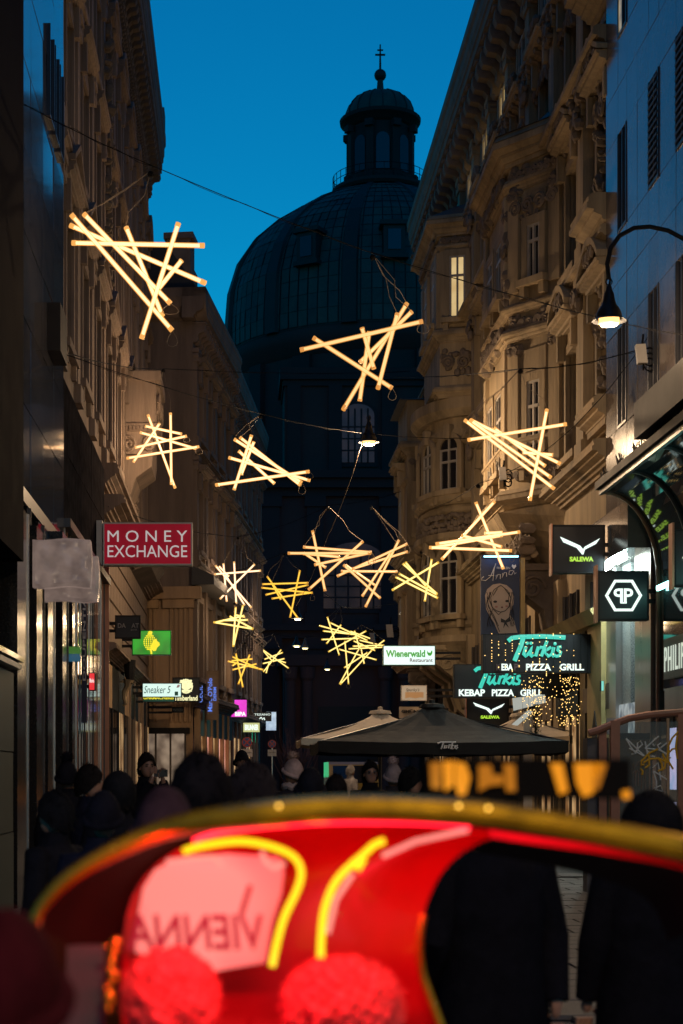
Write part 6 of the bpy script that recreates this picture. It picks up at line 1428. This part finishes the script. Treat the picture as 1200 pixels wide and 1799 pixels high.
person('person in a dark blue coat in the middle of the left crowd', 182, 1392, 8, 180, NV, hat=(0.01, 0.01, 0.016))
person('person in a long black coat seen through the round cutout', 866, 1352, 6.2, 180, (0.006, 0.006, 0.009), hair=(0.008, 0.008, 0.008), pose='stride', sx=1.0)
person('person in a black hooded coat at the right behind the rim', 1142, 1398, 6.6, 185, (0.006, 0.006, 0.009), hood=(0.008, 0.008, 0.01), sx=1.1)
person('short person in a dark red hat at the lower left corner', 10, 1608, 2.3, 180, (0.02, 0.008, 0.012), hat=(0.035, 0.004, 0.007))

# ---------------------------------------------------------------- blurred pedicab in the foreground
pcab = thing('pedicab', 'red lit pedicab with a golden canopy rim blurred in the foreground', 'pedicab', (P(600, 0, 3.2).x, 3.2, 0))
gold = mat('gold_lacquer', (0.60, 0.34, 0.008), 0.2, metal=0.8, var=0.5, scale=7, coat=0.4)
olive = mat('hood_lacquer', (0.012, 0.010, 0.004), 0.7, var=0.4, scale=5, spec=0.1)
redv = mat('red_vinyl', (0.42, 0.005, 0.010), 0.35, var=0.15, scale=4, coat=0.2)
def smooth_path(pts, sub=4):
    out = []
    for i in range(len(pts)-1):
        p0, p1, p2, p3 = pts[max(0, i-1)], pts[i], pts[i+1], pts[min(len(pts)-1, i+2)]
        for k in range(sub):
            t_ = k/sub; out.append(tuple(0.5*((2*b)+(c_-a)*t_+(2*a-5*b+4*c_-d)*t_*t_+(-a+3*b-3*c_+d)*t_**3) for a, b, c_, d in zip(p0, p1, p2, p3)))
    return out + [pts[-1]]
outer = smooth_path([(50, 1720), (48, 1640), (62, 1588), (118, 1528), (205, 1476), (305, 1434), (440, 1409), (600, 1396), (800, 1402), (950, 1420), (1100, 1447), (1260, 1482), (1400, 1540), (1450, 1640)])
inner = smooth_path([(214, 1830), (214, 1700), (222, 1610), (250, 1545), (305, 1497), (385, 1463), (520, 1447), (640, 1443), (790, 1448), (930, 1468), (1080, 1490), (1220, 1520), (1330, 1570), (1370, 1660)])
Yo, Yi = 2.95, 3.30
rim = MB(); prof = [(-0.0, 0.045), (-0.02, 0.038), (-0.03, 0.02), (-0.026, 0.006), (-0.01, -0.002), (0.03, 0.0), (0.04, 0.03)]
ctr = P(640, 1800, Yo); rings = []
for i, (x, y) in enumerate(outer):
    p = P(x, y, Yo); a = P(*outer[max(0, i-1)], Yo); b = P(*outer[min(len(outer)-1, i+1)], Yo); tg = (b-a).normalized(); nrm = Vector((-tg.z, 0, tg.x))
    if nrm.dot(p-ctr) < 0: nrm = -nrm
    tpr = 0.45 + 0.55*min(1.0, max(0.0, (x-40)/420)) if x < 460 else 1.0
    rings.append([p + Vector((0, dy*tpr, 0)) + nrm*(dn-0.045)*tpr for dy, dn in prof])
n = len(prof); rim.add([v for r_ in rings for v in r_], [(i*n+k, i*n+(k+1) % n, (i+1)*n+(k+1) % n, (i+1)*n+k) for i in range(len(rings)-1) for k in range(n)])
rim.build('canopy_rim', gold, pcab, smooth=True)
hd_ = MB(); vs = []
for i in range(len(outer)):
    p = P(*outer[i], Yo+0.02); q = P(*inner[i], Yi); p.z -= 0.03
    for k in range(6): t_ = k/5; vs.append(p.lerp(q, t_) + Vector((0, 0, 0.02*math.sin(t_*math.pi))))
hd_.add(vs, [(i*6+k, i*6+k+1, (i+1)*6+k+1, (i+1)*6+k) for i in range(len(outer)-1) for k in range(5)])
hd_.build('canopy_lining', olive, pcab, smooth=True)
tp = MB(); vs = []
for i in range(len(outer)):
    p = P(*outer[i], Yo+0.03)
    for k in range(6): t_ = k/5; vs.append(p + Vector((0, 1.1*t_, 0.0-0.12*t_*t_)))
tp.add(vs, [(i*6+k, i*6+k+1, (i+1)*6+k+1, (i+1)*6+k) for i in range(len(outer)-1) for k in range(5)])
tp.build('canopy_roof', blackm, pcab, smooth=True)
# red back panel with a big rounded cutout on the right
hole = smooth_path([(900, 1462), (835, 1484), (785, 1522), (754, 1575), (738, 1640), (740, 1700), (757, 1755), (785, 1830)])
arch = [p for p in inner if p[0] <= 900]
fb = MB(); K_ = 26
def along(path, t_):
    L_ = [0]
    for a, b in zip(path, path[1:]): L_.append(L_[-1]+math.hypot(b[0]-a[0], b[1]-a[1]))
    d = t_*L_[-1]
    for i in range(len(path)-1):
        if L_[i+1] >= d: f = (d-L_[i])/max(1e-9, L_[i+1]-L_[i]); return (path[i][0]+(path[i+1][0]-path[i][0])*f, path[i][1]+(path[i+1][1]-path[i][1])*f)
    return path[-1]
hr = list(reversed(hole)); vs = []
for i in range(K_+1):
    A = along(arch, i/K_); B = along(hr, i/K_)
    for k in range(13):
        u = k/12; bulge = 0.13*math.sin(u*math.pi)*math.sin(min(1, (1-i/K_)*1.6)*math.pi/2)
        vs.append(P(A[0]+(B[0]-A[0])*u, A[1]+(B[1]-A[1])*u, Yi+bulge))
fb.add(vs, [(i*13+k, i*13+k+1, (i+1)*13+k+1, (i+1)*13+k) for i in range(K_) for k in range(12)])
fb.build('back_panel', redv, pcab, smooth=True)
st = MB(); a_in = [p for p in inner if p[0] >= 860]
for a, b in zip(a_in, a_in[1:]): st.quad(P(a[0], a[1], Yi), P(b[0], b[1], Yi), P(b[0], b[1]+14, Yi), P(a[0], a[1]+14, Yi))
st.build('red_valance', redv, pcab)
tr_m = MB(); tr_m.tube([P(x, y, Yi-0.01) for x, y in hole[14:]], 0.008, 8); tr_m.build('gold_trim', gold, pcab, smooth=True)
# backlit window with mirrored print
wnd = em('backlit_window', (1.0, 0.25, 0.20), 1.1, c2=(0.9, 0.05, 0.055), scale=4)
wp = [(243, 1606), (252, 1560), (272, 1528), (310, 1508), (400, 1500), (490, 1506), (499, 1530), (494, 1570), (478, 1620), (466, 1690), (380, 1705), (300, 1690), (238, 1672)]
Yw = Yi-0.02
MB().prof_y([(P(x, 0, Yw).x, P(0, y, Yw).z) for x, y in wp], Yw-0.006, Yw).build('rear_window', wnd, pcab)
dr_ = em('window_print', (0.26, 0.003, 0.008), 1.0)
text_on('VIENNA', pcab, dr_, P(226, 1668, Yw-0.01), XV, ZV, 0.235*Yw/3.0, 0.062*Yw/3.0, mirror=True, bold=0.02, shear=0.12, name='window_lettering')
stroke_px([[(424, 1606), (432, 1580), (440, 1555)]], Yw-0.012, 0.006, pcab, dr_, 'window_lettering')
# yellow neon
neo = em('yellow_neon', (1.0, 0.80, 0.0), 1.3)
Yn = Yi-0.06
stroke_px([smooth_path([(322, 1496), (350, 1487), (415, 1478), (465, 1484), (505, 1498), (524, 1515), (529, 1538), (520, 1568), (500, 1610), (487, 1655), (478, 1698)])], Yn, 0.0072, pcab, neo, 'neon_tube')
stroke_px([smooth_path([(564, 1697), (564, 1655), (570, 1600), (586, 1556), (608, 1528), (640, 1500), (658, 1484), (676, 1477)]), [(627, 1528), (640, 1508)]], Yn, 0.0068, pcab, neo, 'neon_tube')
pk = em('pink_highlight', (1.0, 0.32, 0.26), 1.0)  # pink sheen on the vinyl drawn as glowing strokes
stroke_px([[(292, 1514), (340, 1508), (375, 1506), (392, 1522)], [(460, 1496), (466, 1514), (482, 1526), (500, 1516)], [(576, 1640), (590, 1580), (620, 1535)], [(672, 1504), (730, 1478), (822, 1458)]], Yn+0.02, 0.0055, pcab, pk, 'highlight_stroke')
# red LED strips inside the hood light the vinyl
led = em('red_led', (1.0, 0.01, 0.03), 5.0)
stroke_px([[p for p in inner if 330 < p[0] < 860]], Yi-0.05, 0.006, pcab, led, 'led_strip')
def area(name, loc, rot, w, h, e, c_, parent):
    l = bpy.data.lights.new(name, 'AREA'); l.shape = 'RECTANGLE'; l.size = w; l.size_y = h; l.energy = e; l.color = c_
    o = bpy.data.objects.new(name, l); col.objects.link(o); o.parent = parent; o.location = loc; o.rotation_euler = rot; o.matrix_parent_inverse = inv(parent); return o
area('red_led_light', P(520, 1475, Yi-0.16), (R(35), 0, 0), 0.5, 0.04, 0.9, (1.0, 0.01, 0.03), pcab)
area('red_led_light', P(460, 1522, 2.84), (R(33), 0, 0), 0.40, 0.03, 4.5, (1.0, 0.02, 0.05), pcab)
area('red_led_light', P(1010, 1475, Yi-0.12), (R(70), 0, 0), 0.4, 0.03, 0.45, (1.0, 0.01, 0.03), pcab)
# round bobbly head rests
for k, (px, py, rx, rz_) in enumerate(((300, 1752, 0.078, 0.082), (602, 1768, 0.103, 0.084))):
    Yc = Yi-0.22; c = P(px, py, Yc); hb = MB(); r_ = random.Random(k); hb.ball(c, rx*0.93, rx*0.9, rz_*0.93, 20, 14)
    N = 230
    for i in range(N):
        ph_ = math.acos(1-2*(i+0.5)/N); th = math.pi*(1+5**0.5)*i; d = Vector((math.sin(ph_)*math.cos(th), math.sin(ph_)*math.sin(th), math.cos(ph_)))
        hb.ball(c+Vector((d.x*rx*0.93, d.y*rx*0.9, d.z*rz_*0.93))*1.0 + d*r_.uniform(-.004, .006), 0.010+r_.uniform(0, 0.006), n=6, k=4)
    for i in range(2600):
        th, u_ = r_.random()*6.283, r_.uniform(-1, 1); d = Vector((math.sqrt(1-u_*u_)*math.cos(th), math.sqrt(1-u_*u_)*math.sin(th), u_)); p = c+Vector((d.x*rx*0.96, d.y*rx*0.93, d.z*rz_*0.96)); e = d.orthogonal().normalized()*0.0022
        q = p+d*r_.uniform(.008, .02)+Vector((r_.uniform(-.006, .006), r_.uniform(-.006, .006), r_.uniform(-.006, .006))); hb.add([p-e, p+e, q], [(0, 1, 2)])
    hb.build('bobbly_headrest', mat('red_fleece%d' % k, (0.75, 0.05, 0.06), 0.9, var=0.45, scale=30), pcab, smooth=True)
    MB().tube([c, c+Vector((0, 0.05, -0.35))], 0.02, 8).build('headrest_post', blackm, pcab)
# seat, frame, wheels
sx0, sx1 = P(230, 0, Yi).x, P(740, 0, Yi).x
MB().box(sx0, sx1, Yi-0.28, Yi-0.12, 0.55, 1.16).build('seat_back', redv, pcab); MB().box(sx0, sx1, Yi-0.8, Yi-0.29, 0.45, 0.56).build('seat', redv, pcab)
MB().box(sx0-0.15, sx1+0.55, Yi-0.9, Yi+0.9, 0.30, 0.40).build('floor_pan', blackm, pcab)
for px in (sx0-0.24, sx1+0.66):
    MB().tube([(px, Yi+0.42*math.cos(2*math.pi*k/28), 0.36+0.34*math.sin(2*math.pi*k/28)) for k in range(29)], 0.03, 8).build('wheel', blackm, pcab, smooth=True)
for px_ in (50, 1450): MB().tube([P(px_, 1715, Yo), Vector((P(px_, 0, Yo).x, Yo+0.1, 0.4))], 0.02, 8).build('canopy_post', gold, pcab)
MB().box(P(98, 0, 3.1).x, P(182, 0, 3.1).x, 3.1, 3.13, 1.0, P(0, 1662, 3.1).z).build('side_plate', mat('grey_plate', (0.045, 0.04, 0.05), 0.6, var=0.15), pcab)
go = MB(); r_ = random.Random(2)
for k in range(16): go.ball(P(192+r_.uniform(-7, 12), 1655+k*8, 3.05), r_.uniform(0.005, 0.011), n=8, k=6)
go.build('gold_beading', gold, pcab, smooth=True)
# little bulbs along the rim; the later specks are added to light the gold
bulb = em('rim_bulb_and_fill', (1.0, 0.52, 0.06), 3.0)
for k, (px, py) in enumerate(((490, 1416), (806, 1416), (858, 1420), (200, 1490), (655, 1402), (1010, 1432))):
    c = P(px, py, Yo-0.07); b_ = MB().ball(c, 0.0035 if k < 3 else 0.0006, n=10, k=8).build('rim_bulb_and_fill', bulb, pcab, smooth=True)
    point_light('rim_bulb_and_fill_light', c + Vector((0, -0.02, 0.02)), 0.10, (1.0, 0.6, 0.12), 0.012, pcab)
# roof sign
Ys = 3.12
a_, b_ = P(750, 1404, Ys), P(1108, 1333, Ys)
MB().box(a_.x, b_.x, Ys, Ys+0.12, a_.z, b_.z).build('roof_sign', mat('roof_sign_black', (0.004, 0.004, 0.005), 0.8, var=0, spec=0.05), pcab)
gl = em('gold_print', (0.42, 0.13, 0.004), 1.0, base=(0.1, 0.05, 0.0)); gl2 = em('gold_print_bright', (0.85, 0.28, 0.008), 1.0, base=(0.1, 0.05, 0.0))
for pts, m_ in ((((756, 1340), (776, 1339), (774, 1386), (758, 1384)), gl), (((779, 1338), (798, 1337), (796, 1380), (782, 1390)), gl2), (((801, 1338), (818, 1342), (826, 1366), (818, 1396), (806, 1398), (800, 1376)), gl2), (((842, 1344), (862, 1344), (866, 1362), (884, 1362), (884, 1378), (860, 1380), (842, 1390)), gl), (((886, 1342), (904, 1344), (906, 1390), (890, 1390)), gl), (((968, 1341), (988, 1341), (998, 1390), (984, 1396)), gl2), (((1010, 1341), (1060, 1341), (1050, 1360), (1040, 1372), (1042, 1394), (1026, 1400), (1014, 1376)), gl2), (((1040, 1342), (1066, 1342), (1052, 1386), (1042, 1388)), gl), (((1094, 1390), (1106, 1388), (1108, 1402), (1096, 1404)), gl2)):
    MB().prof_y([(P(x, 0, Ys-0.01).x, P(0, y, Ys-0.01).z) for x, y in pts], Ys-0.012, Ys-0.002).build('sign_print', m_, pcab)
